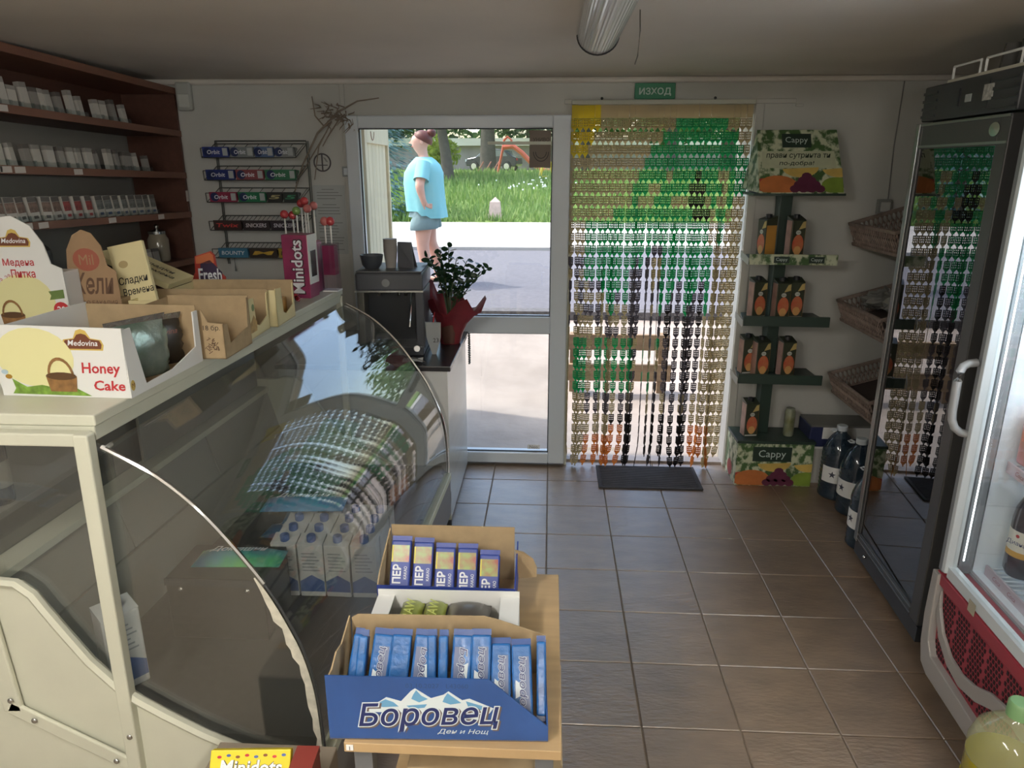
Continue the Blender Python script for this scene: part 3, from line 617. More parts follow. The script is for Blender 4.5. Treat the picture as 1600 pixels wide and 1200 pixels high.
# ------------------------------------------------------------------ goods on top of the display case
ZT = 1.2505
honeyy = mat('print_pale_yellow', S(218, 214, 160), .5); grassg = mat('print_grass', S(112, 146, 58), .5, var=(60, .4)); baskb = mat('print_basket', S(132, 96, 56), .5, var=(50, .35)); baskd = mat('print_basket_dark', S(84, 58, 34), .5)
goldp = mat('print_gold', S(196, 170, 90), .4); brownp = mat('print_brown', S(104, 58, 38), .5)
def logo(o, r, u, sc, parent):
    """brown shield with gold rim and white lettering"""
    sh = lambda a, b, c: [(-a, -b), (a, -b), (a * 1.08, -b * .3), (a * .98, b * .35), (a * .45, b * .55), (a * .25, c), (0, c * 1.15), (-a * .25, c), (-a * .45, b * .55), (-a * .98, b * .35), (-a * 1.08, -b * .3)]
    decal('emblem_rim', [(a * sc, b * sc) for a, b in sh(.5, .2, .3)], o, r, u, goldp, parent, .0004); decal('emblem', [(a * sc, b * sc) for a, b in sh(.455, .16, .2)], o, r, u, brownp, parent, .0008)
    text('Medovina', V(o) + V(u) * -.01 * sc, r, u, wtx, parent, w=.78 * sc, shear=.25, lift=.0012, bold=.01)
def basket(o, r, u, sc, parent):
    decal('basket_print', [(-.2 * sc, .1 * sc), (.2 * sc, .1 * sc), (.17 * sc, -.1 * sc), (-.17 * sc, -.1 * sc)], o, r, u, baskb, parent, .0009)
    decal('basket_rim', [(a * .2 * sc, .1 * sc + b * .05 * sc) for a, b in ellp(1, 1, n=14)], o, r, u, baskd, parent, .0012)
    P = [(a * .17 * sc, .1 * sc + b * .24 * sc) for a, b in ellp(1, 1, n=12, t0=0, t1=math.pi * 12 / 11)]; Q = [(a * .14 * sc, .1 * sc + b * .2 * sc) for a, b in ellp(1, 1, n=12, t0=0, t1=math.pi * 12 / 11)]
    decal('basket_handle', P + Q[::-1], o, r, u, baskb, parent, .0012)
hb = thing('cake_box', 'white open cake box with red Honey Cake lettering at the counter corner', 'box', (-1.2, 1.645, ZT), R(-1.5))
fw = mat('box_white', S(218, 219, 216), .5)
MB().prism([(-.155, 0, 0), (.172, 0, 0), (.178, -.004, .176), (-.185, -.004, .182)], (0, .004, 0)).build('front_panel', fw, hb)
MB().prism([(-.185, 0, .178), (.178, 0, .172), (.17, .02, .168), (-.175, .022, .174)], (0, 0, .003)).build('top_flap', fw, hb)
MB().box(-.155, .17, .004, .36, 0, .003).build('bottom', kraft, hb); MB().box(-.155, .172, .356, .36, 0, .165).build('back_panel', kraft, hb); MB().box(-.158, -.155, 0, .36, 0, .17).build('side_panel', fw, hb)
MB().prism([(.172, 0, 0), (.172, .36, 0), (.172, .36, .15), (.172, .335, .15), (.172, .33, .05), (.172, .2, .02), (.172, .07, .018), (.172, .035, .17), (.172, 0, .17)], (.004, 0, 0)).build('side_panel', fw, hb)
o = V((0, -.004, 0)); r_, u_ = V((1, 0, 0)), V((0, -.004, .176)).normalized()
decal('print_glow', ellp(.1, .075, -.055, .1, 24), V((0, -.0005, 0)), r_, u_, honeyy, hb, .0003)
decal('print_grass', [(-.13, .006), (.075, .004), (.06, .012), (.03, .028), (0, .02), (-.05, .03), (-.09, .024), (-.125, .045), (-.12, .02)], V((0, -.0008, 0)), r_, u_, grassg, hb, .0005)
basket(V((.005, -.0016, .034)), r_, u_, .2, hb); logo(V((.075, -.0028, .14)), r_, u_, .098, hb)
text('Honey', V((.11, -.0018, .072)), r_, u_, red, hb, w=.1, h=.036, bold=.02, shear=.12); text('Cake', V((.125, -.0014, .032)), r_, u_, red, hb, w=.08, h=.026, bold=.02, shear=.12)
decal('red_badge', [(-.184, .125), (-.15, .125), (-.143, .14), (-.15, .157), (-.185, .157)], V((0, -.0030, 0)), r_, u_, red, hb, .0004); text('20pcs', V((-.167, -.0036, .142)), r_, u_, wtx, hb, w=.032, bold=.02)
decal('bee_wing', ellp(.009, .006, -.14, .062, 12), V((0, -.0012, 0)), r_, u_, mat('print_pale_blue', S(168, 190, 200), .5), hb, .0005); decal('bee_body', ellp(.009, .006, -.132, .05, 12), V((0, -.001, 0)), r_, u_, mat('print_ochre', S(160, 120, 40), .5), hb, .0006)
decal('round_emblem', ellp(.009, .0135, .012, .03, 16), V((.1765, 0, 0)), Y, Z, goldp, hb, .0004); text('M', V((.1768, .012, .03)), Y, Z, brownp, hb, h=.012, lift=.0008)
foil = mat('foil_wrap', S(160, 158, 152), .18, metal=.8, bump=(25, .5)); foilb = two('foil_brown', (82, 66, 56), (40, 70, 58), 7)
foilg = mat('foil_green', S(150, 158, 150), .2, metal=.5, var=(9, .25, (1, 1, 1), S(66, 92, 78)), bump=(25, .5))
def foilbag(label, loc, rz, w_, h_, d_, mt):
    t = thing('cake_pack', label, 'food pack', loc, rz, 'foil cake packs'); m = MB(); rows = []
    random.seed(int(loc[1] * 1000))
    for i in range(11):
        a = i / 10; th = .75 * d_ * math.sin(math.pi * min(1, max(0, (a - .0) / 1))) ** .5 if 0 < a < 1 else .0015; ring = []
        for k in range(12):
            b = 2 * math.pi * k / 12; cx = math.copysign(abs(math.cos(b)) ** .5, math.cos(b)); q = 1 + random.uniform(-.1, .1)
            ring.append((w_ / 2 * cx * q, th * math.sin(b) * q, a * h_))
        rows.append(ring)
    m.sheet(rows, True); m.build('wrapper', mt, t, smooth=1.2)
    MB().prism([(-w_ / 2, -.001, h_ - .002), (w_ / 2, -.001, h_ - .002), (w_ / 2 + .004, -.004, h_ + .016), (-w_ / 2 - .003, -.004, h_ + .013)], (0, .0015, 0)).build('crimped_end', foil, t); return t
fb = foilbag('silver and green foil cake pack leaning in the cake box opening', (-1.085, 1.80, ZT + .004), R(60), .16, .15, .028, foilg)
foilbag('dark foil cake pack behind the silver one in the cake box', (-1.1, 1.925, ZT + .004), R(55), .14, .13, .025, mat('foil_dark', S(60, 54, 46), .3, metal=.3))
foilbag('dark foil cake pack at the left inside the cake box', (-1.25, 1.82, ZT + .004), R(30), .15, .11, .028, mat('foil_dark', (0, 0, 0)))
text('Medovina', (.0, -.0275, .10), X, Z, mat('print_copper', S(150, 90, 66), .5), bpy.data.objects['cake_pack.001'], w=.09, shear=.3)
# round-topped display box
db = thing('cake_display', 'white cake display box with tall round-topped card behind the cake box', 'box', (-1.64, 2.14, ZT), R(3)); db.scale = (1.12, 1, 1.17)
hd = [(-.16, 0), (.07, 0), (.13, .12), (.128, .21), (.1, .222), (.088, .275), (.06, .32), (.015, .345), (-.03, .34), (-.075, .31), (-.105, .26), (-.16, .2)]
MB().prism([(x, 0, z) for x, z in hd], (0, .004, 0)).build('header_card', fw, db); MB().box(-.16, .128, .0045, .085, 0, .2).build('body', fw, db, bevel=.002)
decal('print_glow', ellp(.085, .075, .01, .12, 20), V((0, -.0003, 0)), X, Z, honeyy, db); decal('print_grass', [(-.07, .035), (.07, .035), (.085, .07), (.05, .05), (-.02, .055), (-.06, .045)], V((0, -.0007, 0)), X, Z, grassg, db); basket(V((-.03, -.0011, .07)), X, Z, .17, db)
logo(V((.01, -.0003, .283)), X, Z, .085, db); text('Медена', V((.012, -.0003, .225)), X, Z, red, db, w=.085, h=.022, bold=.015); text('Питка', V((.02, -.0003, .197)), X, Z, red, db, w=.066, h=.022, bold=.015)
for k, ch in enumerate('Направена за Вас!'):
    if ch != ' ':
        a = R(160 - k * 4.2); text(ch, (.03 + .125 * math.cos(a), -.0003, .105 + .095 * math.sin(a)), (math.sin(a) * .55, 0, .9), (-.9, 0, math.sin(a) * .55), red, db, h=.008)
decal('green_ribbon', [(.08, .127), (.122, .132), (.122, .155), (.08, .15), (.086, .139)], V((0, -.0006, 0)), X, Z, mat('ribbon_green', S(96, 118, 62), .5), db); decal('red_badge', ellp(.022, .022, .108, .1, 16), V((0, -.0006, 0)), X, Z, red, db); text('20', V((.108, -.0008, .102)), X, Z, wtx, db, w=.022, bold=.02)
# brown header card and cream sweets boxes
kb = mat('keli_brown', S(150, 122, 92), .7, var=(14, .08)); kd = mat('print_dark_brown', S(92, 66, 48), .6)
kl = thing('biscuit_box', 'kraft biscuit box with tall pointed brown header card', 'box', (-1.465, 2.236, ZT), R(4)); kl.scale = (1.0, .5, 1.13)
MB().prism([(x, 0, z) for x, z in ((-.075, 0), (.085, 0), (.08, .2), (.055, .215), (.045, .27), (.02, .305), (-.01, .315), (-.04, .3), (-.065, .26), (-.072, .21))], (0, .004, 0)).build('header_card', kb, kl); MB().box(-.074, .083, .0045, .12, 0, .12).build('body', kraft, kl)
decal('oval_emblem', ellp(.042, .032, -.008, .232, 20), V((0, -.0003, 0)), X, Z, mat('emblem_rust', S(150, 84, 66), .5), kl); text('Mil', V((-.008, -.0006, .232)), X, Z, kb, kl, w=.045); text('Кели', V((.005, -.0003, .165)), X, Z, kd, kl, w=.125, h=.062, bold=.015, shear=.2); text('ЕВРО БАКАЛИЯ', V((.005, -.0003, .11)), X, Z, kd, kl, w=.13, h=.013)
cream = mat('cream_card', S(218, 206, 158), .6, var=(10, .04))
def sweets(nm, label, loc, rz, L2, D2, H, lid_ang, lid_len, torn):
    t = thing(nm, label, 'box', loc, rz)
    MB().box(-L2, L2, -D2, D2, 0, .003).build('bottom', kraft, t); MB().box(-L2, L2, -D2, -D2 + .003, 0, H).build('front_panel', cream, t); MB().box(-L2, L2, D2 - .003, D2, 0, H + .008).build('back_panel', kraft, t); MB().box(-L2, -L2 + .003, -D2, D2, 0, H).build('side_panel', cream, t)
    MB().prism([(L2 - .003, a, b) for a, b in torn], (.003, 0, 0)).build('side_panel', cream, t)
    a = R(lid_ang); ex = V((-math.cos(a), 0, math.sin(a))); up = V((math.sin(a), 0, math.cos(a))); c = V((-L2, 0, H)) + ex * lid_len / 2 + up * .012
    MB().obox(c, ex * lid_len / 2, V((0, D2, 0)), up * .011).build('lid', cream, t, bevel=.002)
    return t, c + up * .0112, -ex, up
torn1 = [(-.1, 0), (.1, 0), (.1, .13), (.09, .125), (.08, .05), (.0, .03), (-.03, .04), (-.04, .13), (-.1, .135)]
b1 = thing('sweets_box', 'cream sweets box with an upright lid and ornate brown lettering', 'box', (-1.2, 2.345, ZT), R(2))
MB().box(-.165, .22, -.095, .095, 0, .003).build('bottom', kraft, b1); MB().box(-.165, .22, -.095, -.092, 0, .13).build('front_panel', cream, b1); MB().box(-.165, .22, .092, .095, 0, .138).build('back_panel', kraft, b1); MB().box(-.165, -.162, -.092, .092, 0, .13).build('side_panel', cream, b1); MB().prism([(.217, a * .94, b) for a, b in torn1], (.003, 0, 0)).build('side_panel', cream, b1)
lu = V((-.2, .16, .95)).normalized(); lr = V((1, 0, .2)).normalized(); c1 = V((-.16, -.04, .125)) + lu * .085; ln = lr.cross(lu)
MB().obox(c1 - ln * .008, lr * .06, ln * .008, lu * .1).build('lid', cream, b1, bevel=.002)
text('Сладки', c1 + lu * -.02, lr, lu, ink, b1, w=.1, h=.03, bold=.01, shear=.1, lift=.001); text('Времена', c1 - lu * .058 + lr * .008, lr, lu, ink, b1, w=.105, h=.03, bold=.01, shear=.1, lift=.001)
decal('ring_print', ellp(.016, .012, -.02, .035, 14), c1, lr, lu, mat('print_tan', S(176, 156, 110), .6), b1, .0008); e1 = None
b2, c2, e2, n2 = sweets('sweets_box', 'cream sweets box with low slanting lid and ornate brown lettering', (-1.155, 2.56, ZT), R(2), .19, .1, .13, 24, .27, torn1)
text('Сладки', c2 + e2 * .03 + V((0, .03, 0)), e2, Y, ink, b2, w=.12, h=.038, bold=.01); text('Времена', c2 + e2 * .05 + V((0, -.025, 0)), e2, Y, ink, b2, w=.13, h=.038, bold=.01)
for t in (b1, b2):
    m = MB()
    for k in range(6): m.box(-.15 + k * .055, -.105 + k * .055, -.06, .07, .005, .06 + .01 * (k % 3))
    m.build('contents', two('biscuit', (160, 120, 60), (110, 74, 40), 20), t)
decal('wheat_print', [(0, 0), (.06, 0), (.065, .03), (.04, .055), (.02, .04), (0, .03)], V((.2205, -.09, .02)), Y, Z, mat('print_wheat', S(176, 144, 88), .5, var=(60, .3)), b1); decal('ring_print', ellp(.012, .012, .04, .1, 14), V((.2205, -.09, 0)), Y, Z, mat('print_green', S(110, 130, 80), .5), b1)
k18 = thing('kraft_carton', 'open kraft carton printed 18 with a flower drawing', 'carton', (-1.085, 2.12, ZT), R(1))
MB().box(-.13, .13, -.1, .1, 0, .003).build('bottom', kraft, k18)
MB().prism([(-.13, -.1, 0), (.13, -.1, 0), (.13, -.1, .105), (.085, -.1, .11), (.07, -.1, .145), (-.13, -.1, .15)], (0, .003, 0)).build('front_panel', kraft, k18); MB().box(-.13, .13, .097, .1, 0, .155).build('back_panel', kraft, k18); MB().box(-.13, -.127, -.1, .1, 0, .15).build('side_panel', kraft, k18)
MB().prism([(.127, a, b) for a, b in ((-.1, 0), (.1, 0), (.1, .15), (.085, .15), (.075, .06), (-.06, .04), (-.07, .1), (-.1, .105))], (.003, 0, 0)).build('side_panel', kraft, k18)
text('18 бр.', V((.095, -.1, .092)), X, Z, ink, k18, w=.05)
m = MB(); random.seed(4)
for k in range(26):
    a = random.uniform(0, 6.28); d = random.uniform(.004, .026); c_ = V((.092 + d * math.cos(a) * .9, -.1006, .042 + d * math.sin(a)))
    m.obox(c_, V((math.cos(a * 3), 0, math.sin(a * 3))) * random.uniform(.003, .007), V((0, .0003, 0)), V((-math.sin(a * 3), 0, math.cos(a * 3))) * .001)
m.build('flower_print', kd, k18)
# red candy tray
rd = mat('candy_red', S(176, 58, 46), .45, var=(6, .1)); ro = mat('candy_orange', S(206, 116, 72), .5)
fr = thing('candy_tray', 'red candy tray with upright Fresh header card', 'box', (-1.29, 2.95, ZT), R(4))
m = MB(); MB().box(-.19, .19, -.09, .09, 0, .004).build('bottom', rd, fr); MB().box(-.19, .19, -.09, -.086, 0, .05).build('front_panel', rd, fr); MB().box(-.19, .19, .086, .09, 0, .075).build('back_panel', kraft, fr); MB().box(.186, .19, -.086, .086, 0, .05).build('side_panel', rd, fr)
MB().prism([(x, -.05, z) for x, z in ((-.18, .0), (-.05, 0), (-.045, .11), (-.075, .14), (-.08, .2), (-.095, .215), (-.16, .195), (-.165, .13), (-.185, .1))], (0, .01, 0)).build('header_card', rd, fr)
decal('orange_top', [(-.157, .165), (-.083, .168), (-.085, .2), (-.097, .21), (-.157, .192)], V((0, -.0504, 0)), X, Z, ro, fr); decal('dark_badge', [(-.15, .075), (-.06, .085), (-.055, .13), (-.1, .18), (-.14, .165)], V((0, -.0504, 0)), X, Z, mat('print_navy', S(58, 44, 70), .5), fr); text('Fresh', V((-.105, -.051, .12)), (1, 0, .0), Z, wtx, fr, w=.095, h=.052, bold=.02, shear=.05, lift=.001)
random.seed(9)
for k in range(9):
    t = thing('wrapped_candy', 'small red wrapped candy lying in the red candy tray', 'candy', (-1.2 + .02 * k + random.uniform(-.01, .01), 2.95 + random.uniform(-.05, .05), ZT + .0055), random.uniform(0, 3), 'candies in the red tray')
    MB().ell((0, 0, .012), (.018, .011, .0115), 8, 5).build('sweet', (mat('candy_wrap_red', S(150, 36, 44), .25), mat('candy_wrap_dark', S(60, 24, 30), .25))[k % 2], t, smooth=True)
    for s_ in (-1, 1): MB().prism([(s_ * .016, 0, .01), (s_ * .03, -.01, .016), (s_ * .03, .01, .005)], (0, .0005, .001)).build('wrapper_end', mat('candy_wrap_clear', S(190, 150, 150), .2), t)
# lollipop box and lollipops
pu = mat('candy_purple', S(134, 46, 84), .4, var=(12, .2)); 
md = thing('candy_box', 'tall purple candy box with big white sideways lettering at the counter end', 'box', (-1.075, 3.09, ZT), R(-3))
MB().box(-.062, .05, -.05, .05, 0, .268).build('body', pu, md, bevel=.002); MB().box(.0502, .053, -.05, .05, .06, .268).build('white_side', fw, md); MB().box(.0532, .054, -.03, .03, .09, .2).build('window', mat('dark_window', S(54, 50, 50), .2), md)
text('Minidots', V((.0, -.05, .134)), Z, -X, ink, md, w=.235, h=.06, bold=.05); text('Minidots', V((.0, -.0512, .134)), Z, -X, wtx, md, w=.225, h=.05, bold=.02)
l2 = thing('lollipop_holder', 'clear plastic box with a purple panel holding lollipops at the counter end', 'holder', (-.995, 3.24, ZT), R(-3))
MB().box(-.032, .034, -.03, .03, 0, .215).build('box', glass('clear_case', (.85, .8, .84), .05), l2); MB().box(-.026, .028, -.024, .024, .075, .205).build('panel', pu, l2); MB().box(-.035, .037, -.033, .033, 0, .006).build('base', white, l2)
l3 = thing('lollipop_stand', 'purple lollipop stand behind the tall candy box', 'holder', (-1.1, 3.225, ZT), R(0))
MB().box(-.09, .06, -.05, .05, 0, .22).build('body', pu, l3, bevel=.003); MB().box(-.085, .055, -.045, .045, .2205, .226).build('top_plate', mat('stand_pink', S(166, 86, 104), .5), l3)
random.seed(12); lolr = mat('lolly_red', S(176, 62, 66), .2, spec=.7); lolg = mat('lolly_green', S(116, 150, 80), .2, spec=.7); lolp = mat('lolly_pink', S(190, 110, 106), .2, spec=.7); stick = mat('lolly_stick', S(224, 222, 216), .4)
for k, (dx, dy, h, mt, nm) in enumerate(((-.075, -.02, .33, lolr, 'red lollipop at the left of the stand'), (-.045, .0, .325, lolr, 'low red lollipop second from left'), (-.02, -.02, .345, lolg, 'green lollipop among the red ones'), (-.012, .025, .375, lolr, 'tall red lollipop behind the green one'), (.012, .0, .385, lolr, 'tallest red lollipop in the middle of the stand'), (.03, -.022, .355, lolp, 'pink lollipop right of the green one'), (.045, .02, .365, lolp, 'pink lollipop at the rear right of the stand'))):
    t = thing('lollipop', nm, 'lollipop', (-1.1 + dx, 3.225 + dy, ZT + .2265), 0, 'lollipops on the stand'); hh = h - .2265
    MB().tube([(0, 0, 0), (0, 0, hh)], .0035, 6).build('stick', stick, t); MB().ball((0, 0, hh + .012), .019, 10).build('sweet', mt, t, smooth=True); MB().lathe([(.018, hh + .006), (.007, hh - .014), (.011, hh - .035)], 8).build('wrapper', glass('clear_plastic'), t)
for k, dx in enumerate((-.014, .012)):
    t = thing('lollipop', ('pink lollipop at the left of the clear holder', 'red lollipop at the right of the clear holder')[k], 'lollipop', (-.995 + dx, 3.24, ZT + .2155), 0, 'lollipops in the clear holder')
    MB().tube([(0, 0, 0), (0, 0, .08)], .0035, 6).build('stick', stick, t); MB().ball((0, 0, .095), .02, 10).build('sweet', (lolp, lolr)[k], t, smooth=True)
# ------------------------------------------------------------------ small table with chocolate boxes
oak = mat('oak_veneer', S(176, 148, 108), .45, var=(3, .1, (1.5, 14, 1)))
tb = thing('side_table', 'small light oak table standing against the display case', 'table', (-.178, 1.445, 0)); TZ0 = .7205
MB().box(-.212, .213, -.315, .315, .698, .72).build('table_top', oak, tb, bevel=.0015)
for x in (-.18, .18):
    for y in (-.28, .28): MB().box(x - .018, x + .018, y - .018, y + .018, 0, .698).build('leg', mat('table_leg', S(98, 100, 102), .5), tb)
MB().box(-.2, .2, -.3, .3, .3, .315).build('lower_shelf', oak, tb); MB().box(-.207, -.193, -.317, -.3152, .704, .716).build('price_sticker', paper, tb); text('1', V((-.2, -.3172, .71)), X, Z, ink, tb, h=.009)
cb = thing('cardboard_box', 'plain cardboard box on the shelf under the oak table', 'box', (-.12, 1.37, .3155)); MB().box(-.16, .16, -.19, .15, 0, .3).build('body', kraft, cb, bevel=.003); MB().box(-.15, .15, -.02, .02, .3, .302).build('tape', mat('parcel_tape', S(150, 118, 70), .3), cb); text('ТИП', V((.1, -.19, .27)), X, Z, ink, cb, w=.06)
blue = mat('choco_blue', S(42, 78, 138), .4, var=(4, .3, (1, 1, .5))); blued = mat('choco_blue_dark', S(28, 40, 92), .4); snow = mat('print_snow', S(206, 216, 218), .5); ice = mat('print_ice_blue', S(98, 152, 188), .5)
bb = thing('chocolate_box', 'blue open chocolate bar box with a white mountain and large script lettering', 'box', (-.205, 1.145, TZ0), R(2))
W2, DP, HF = .214, .2, .148
MB().box(-W2, W2, 0, DP, 0, .003).build('bottom', kraft, bb)
MB().prism([(-W2, 0, 0), (W2, 0, 0), (W2, 0, .034), (.1, 0, .143), (-W2, 0, HF)], (0, .003, 0)).build('front_panel', blue, bb)
MB().prism([(-W2 + .006, DP - .003, 0), (W2, DP - .003, 0), (W2, DP - .003, .1), (.11, DP - .003, .138), (.08, DP - .003, .146), (-W2 + .02, DP - .003, .148), (-W2 + .006, DP - .003, .14)], (0, .003, 0)).build('back_panel', kraft, bb)
MB().prism([(-W2, .003, 0), (-W2, DP - .003, 0), (-W2, DP - .003, .145), (-W2, .12, .13), (-W2, .08, .142), (-W2, .04, .13), (-W2, .003, .137)], (.003, 0, 0)).build('side_panel', kraft, bb)
MB().prism([(W2 - .003, .003, 0), (W2 - .003, DP - .003, 0), (W2 - .003, DP - .003, .09), (W2 - .003, .12, .04), (W2 - .003, .003, .034)], (.003, 0, 0)).build('side_panel', blue, bb)
mt_ = [(-.142, .074), (-.11, .092), (-.098, .101), (-.07, .092), (-.05, .116), (-.042, .122), (-.012, .1), (.012, .108), (.022, .116), (.048, .096), (.062, .1), (.108, .078), (.1, .066), (-.13, .066)]
decal('mountain_print', mt_, V((0, 0, 0)), X, Z, snow, bb, .0004)
for q in ([(-.04, .118), (-.03, .105), (-.018, .098), (-.035, .09), (-.05, .098), (-.046, .108)], [(.02, .112), (.034, .1), (.046, .09), (.025, .086), (.01, .092), (.014, .102)], [(-.1, .096), (-.085, .09), (-.075, .08), (-.105, .078), (-.125, .082)], [(-.06, .082), (-.02, .086), (-.025, .078), (-.05, .074)], [(.055, .094), (.09, .082), (.085, .074), (.06, .078)]): decal('mountain_shadow_print', q, V((0, -.0001, 0)), X, Z, ice, bb, .0006)
for dx, dz, mt2, lf, bo in ((.003, -.003, mat('print_brown_shadow', S(96, 84, 80), .5), .0008, .05), (0, 0, snow, .0011, .045), (0, 0, blued, .0015, .012)):
    text('Боровец', V((-.018 + dx, 0, .057 + dz)), (1, 0, .035), Z, mt2, bb, w=.272 + bo * .15, h=.066 + bo * .15, bold=bo, shear=.22, lift=lf)
text('Ден и Нощ', V((.048, 0, .022)), X, Z, snow, bb, w=.1, h=.013, shear=.3, lift=.0008); text('03.10.2027   L43060', V((.0, 0, .128)), X, Z, mat('print_date', S(40, 66, 110), .5), bb, w=.12, lift=.0006)
wrapb = mat('bar_wrapper', S(36, 92, 152), .26, var=(22, .35), bump=(40, .3)); wrapd = mat('bar_wrapper_dark', S(26, 64, 124), .3); grp = mat('bar_print_grey', S(92, 104, 134), .4)
def bar_(kind):
    t = thing('chocolate_bar', 'x', 'chocolate bar', (0, 0, 0)); w_, d_, l_ = (.041, .018, .165) if kind != 2 else (.019, .034, .165)
    m = MB().box(-w_ / 2, w_ / 2, -d_ / 2, d_ / 2, .012, l_ - .012); m.build('wrapper', wrapb, t, bevel=.004)
    for z0, z1 in ((0, .013), (l_ - .013, l_)): MB().box(-w_ / 2, w_ / 2, -.002, .002, z0, z1).build('crimp', wrapd, t)
    fy = -d_ / 2 - .0003
    if kind in (0, 1):
        s_ = 1 if kind == 0 else -1
        decal('grey_panel', [(-.004, .02), (.015, .02), (.015, .13), (-.004, .13)] if kind == 0 else [(-.015, .02), (.004, .02), (.004, .13), (-.015, .13)], V((0, fy, 0)), X, Z, grp, t, .0003)
        decal('peak_print', [(-.014 * s_, .05 if s_ > 0 else .1), (-.004 * s_, .055 if s_ > 0 else .095), (0, .075), (-.006 * s_, .08), (-.013 * s_, .085 if s_ > 0 else .065)], V((0, fy, 0)), X, Z, snow, t, .0005)
        text('Боровец', V((.001, fy, .074)), Z * s_, -X * s_, snow, t, w=.112, h=.021, bold=.04, shear=.2, lift=.0006); text('Боровец', V((.001, fy, .074)), Z * s_, -X * s_, blued, t, w=.11, h=.019, bold=.01, shear=.2, lift=.0009)
    if kind == 3:
        MB().box(-.004, .008, fy - .0004, fy, .03, .055).build('barcode', paper, t)
        m = MB()
        for k in range(6): m.box(-.002, .006, fy - .0007, fy - .0004, .033 + k * .0035, .0345 + k * .0035)
        m.build('barcode_lines', ink, t)
    return t
proto = {}
random.seed(2)
ordn = ['first', 'second', 'third', 'fourth', 'fifth', 'sixth', 'seventh', 'eighth', 'ninth', 'tenth', 'eleventh']
rowb = [(-.195, 2), (-.172, 2), (-.14, 0), (-.096, 3), (-.052, 1), (-.02, 2), (.001, 2), (.033, 1), (.077, 0), (.121, 0), (.166, 0)]
kinds = {0: 'mountain lettering reading upward', 1: 'lettering reading downward', 2: 'its narrow edge turned forward', 3: 'a barcode on its back'}
for k, (dx, kd_) in enumerate(rowb):
    low = .0 if k < 9 else -.028 - .018 * (k - 9); lean = R(-33 if k < 9 else -40); zb = .012 if k < 9 else .0035
    yb = .055 if k < 9 else .042
    loc = V((-.205, 1.145, TZ0)) + Matrix.Rotation(R(2), 3, 'Z') @ V((dx, yb + random.uniform(-.004, .004), zb)); rot = (lean, R(random.uniform(-3, 3) + (5 if k < 5 else 0)), R(2))
    lab = 'blue chocolate bar, %s from the left in the front box, %s' % (ordn[k], kinds[kd_])
    if kd_ not in proto: t = proto[kd_] = bar_(kd_); t.location = loc; t.rotation_euler = rot; t['label'] = lab; t['group'] = 'bars in the blue box'
    else: dup(proto[kd_], loc, rot, lab, 'bars in the blue box')
t = dup(proto[2], V((-.205, 1.145, TZ0)) + V((.2, .055, .004)), (R(-38), 0, R(2)), 'blue chocolate bar on edge at the far right end of the front box', 'bars in the blue box')
# white box with green packs
gb = thing('snack_box', 'low white box with green snack packs between the two blue boxes', 'box', (-.25, 1.365, TZ0), R(1)); 
MB().box(-.15, .19, .0, .14, 0, .003).build('bottom', fw, gb); MB().box(-.15, .19, 0, .003, 0, .07).build('front_panel', fw, gb); MB().box(-.15, .19, .137, .14, 0, .105).build('back_panel', fw, gb); MB().box(-.15, -.11, .003, .137, .086, .09).build('top_flap', fw, gb); MB().box(.145, .19, .003, .137, .086, .09).build('top_flap', fw, gb); MB().box(-.15, -.147, .003, .137, 0, .086).build('side_panel', fw, gb); MB().box(.187, .19, .003, .137, 0, .086).build('side_panel', fw, gb)
grp1 = two('snack_green', (158, 168, 70), (74, 76, 52), 12); grp2 = two('snack_dark', (84, 80, 74), (60, 58, 54), 10)
for k, (a, mt2, nm) in enumerate(((-.075, grp1, 'leftmost'), (-.02, grp1, 'middle'), (.06, grp2, 'dark'))):
    pouch('snack_pack', {'leftmost': 'green snack pack at the left in the white box', 'middle': 'green snack pack in the middle of the white box', 'dark': 'dark brown snack pack at the right in the white box'}[nm], (-.25 + a + .01, 1.365 + .07, TZ0 + .07), R(90 if k < 2 else 88), .062, .026 if k < 2 else .05, .026, mt2, 'RAW' if k < 2 else None, mat('print_lime', S(190, 200, 110), .5))
# rear box of bars
lb = thing('wafer_box', 'blue open wafer box with kraft back standing behind the snack box', 'box', (-.25, 1.555, TZ0), R(0))
lbl = mat('wafer_blue', S(42, 62, 138), .45)
MB().box(-.17, .175, 0, .17, 0, .003).build('bottom', kraft, lb); MB().box(-.17, .175, 0, .003, 0, .08).build('front_panel', lbl, lb); MB().box(-.165, .165, .167, .17, 0, .16).build('back_panel', kraft, lb)
MB().prism([(-.17, .003, 0), (-.17, .167, 0), (-.17, .167, .15), (-.17, .03, .1), (-.17, .003, .08)], (.003, 0, 0)).build('side_panel', kraft, lb); MB().prism([(.172, .003, 0), (.172, .167, 0), (.172, .167, .12), (.172, .003, .08)], (.003, 0, 0)).build('side_panel', lbl, lb)
MB().prism([(.168, .12, .12), (.19, .12, .115), (.215, .13, .09), (.225, .14, .06), (.225, .14, .03), (.178, .13, .03)], (0, .003, 0)).build('corner_flap', kraft, lb)
for x in (-.15, .14): decal('torn_patch', [(0, .066), (.022, .07), (.02, .054), (.01, .058), (.006, .05), (-.002, .056)], V((x, 0, 0)), X, Z, paper, lb)
wgr = two('wafer_print_green', (120, 150, 80), (150, 60, 56), 40); 
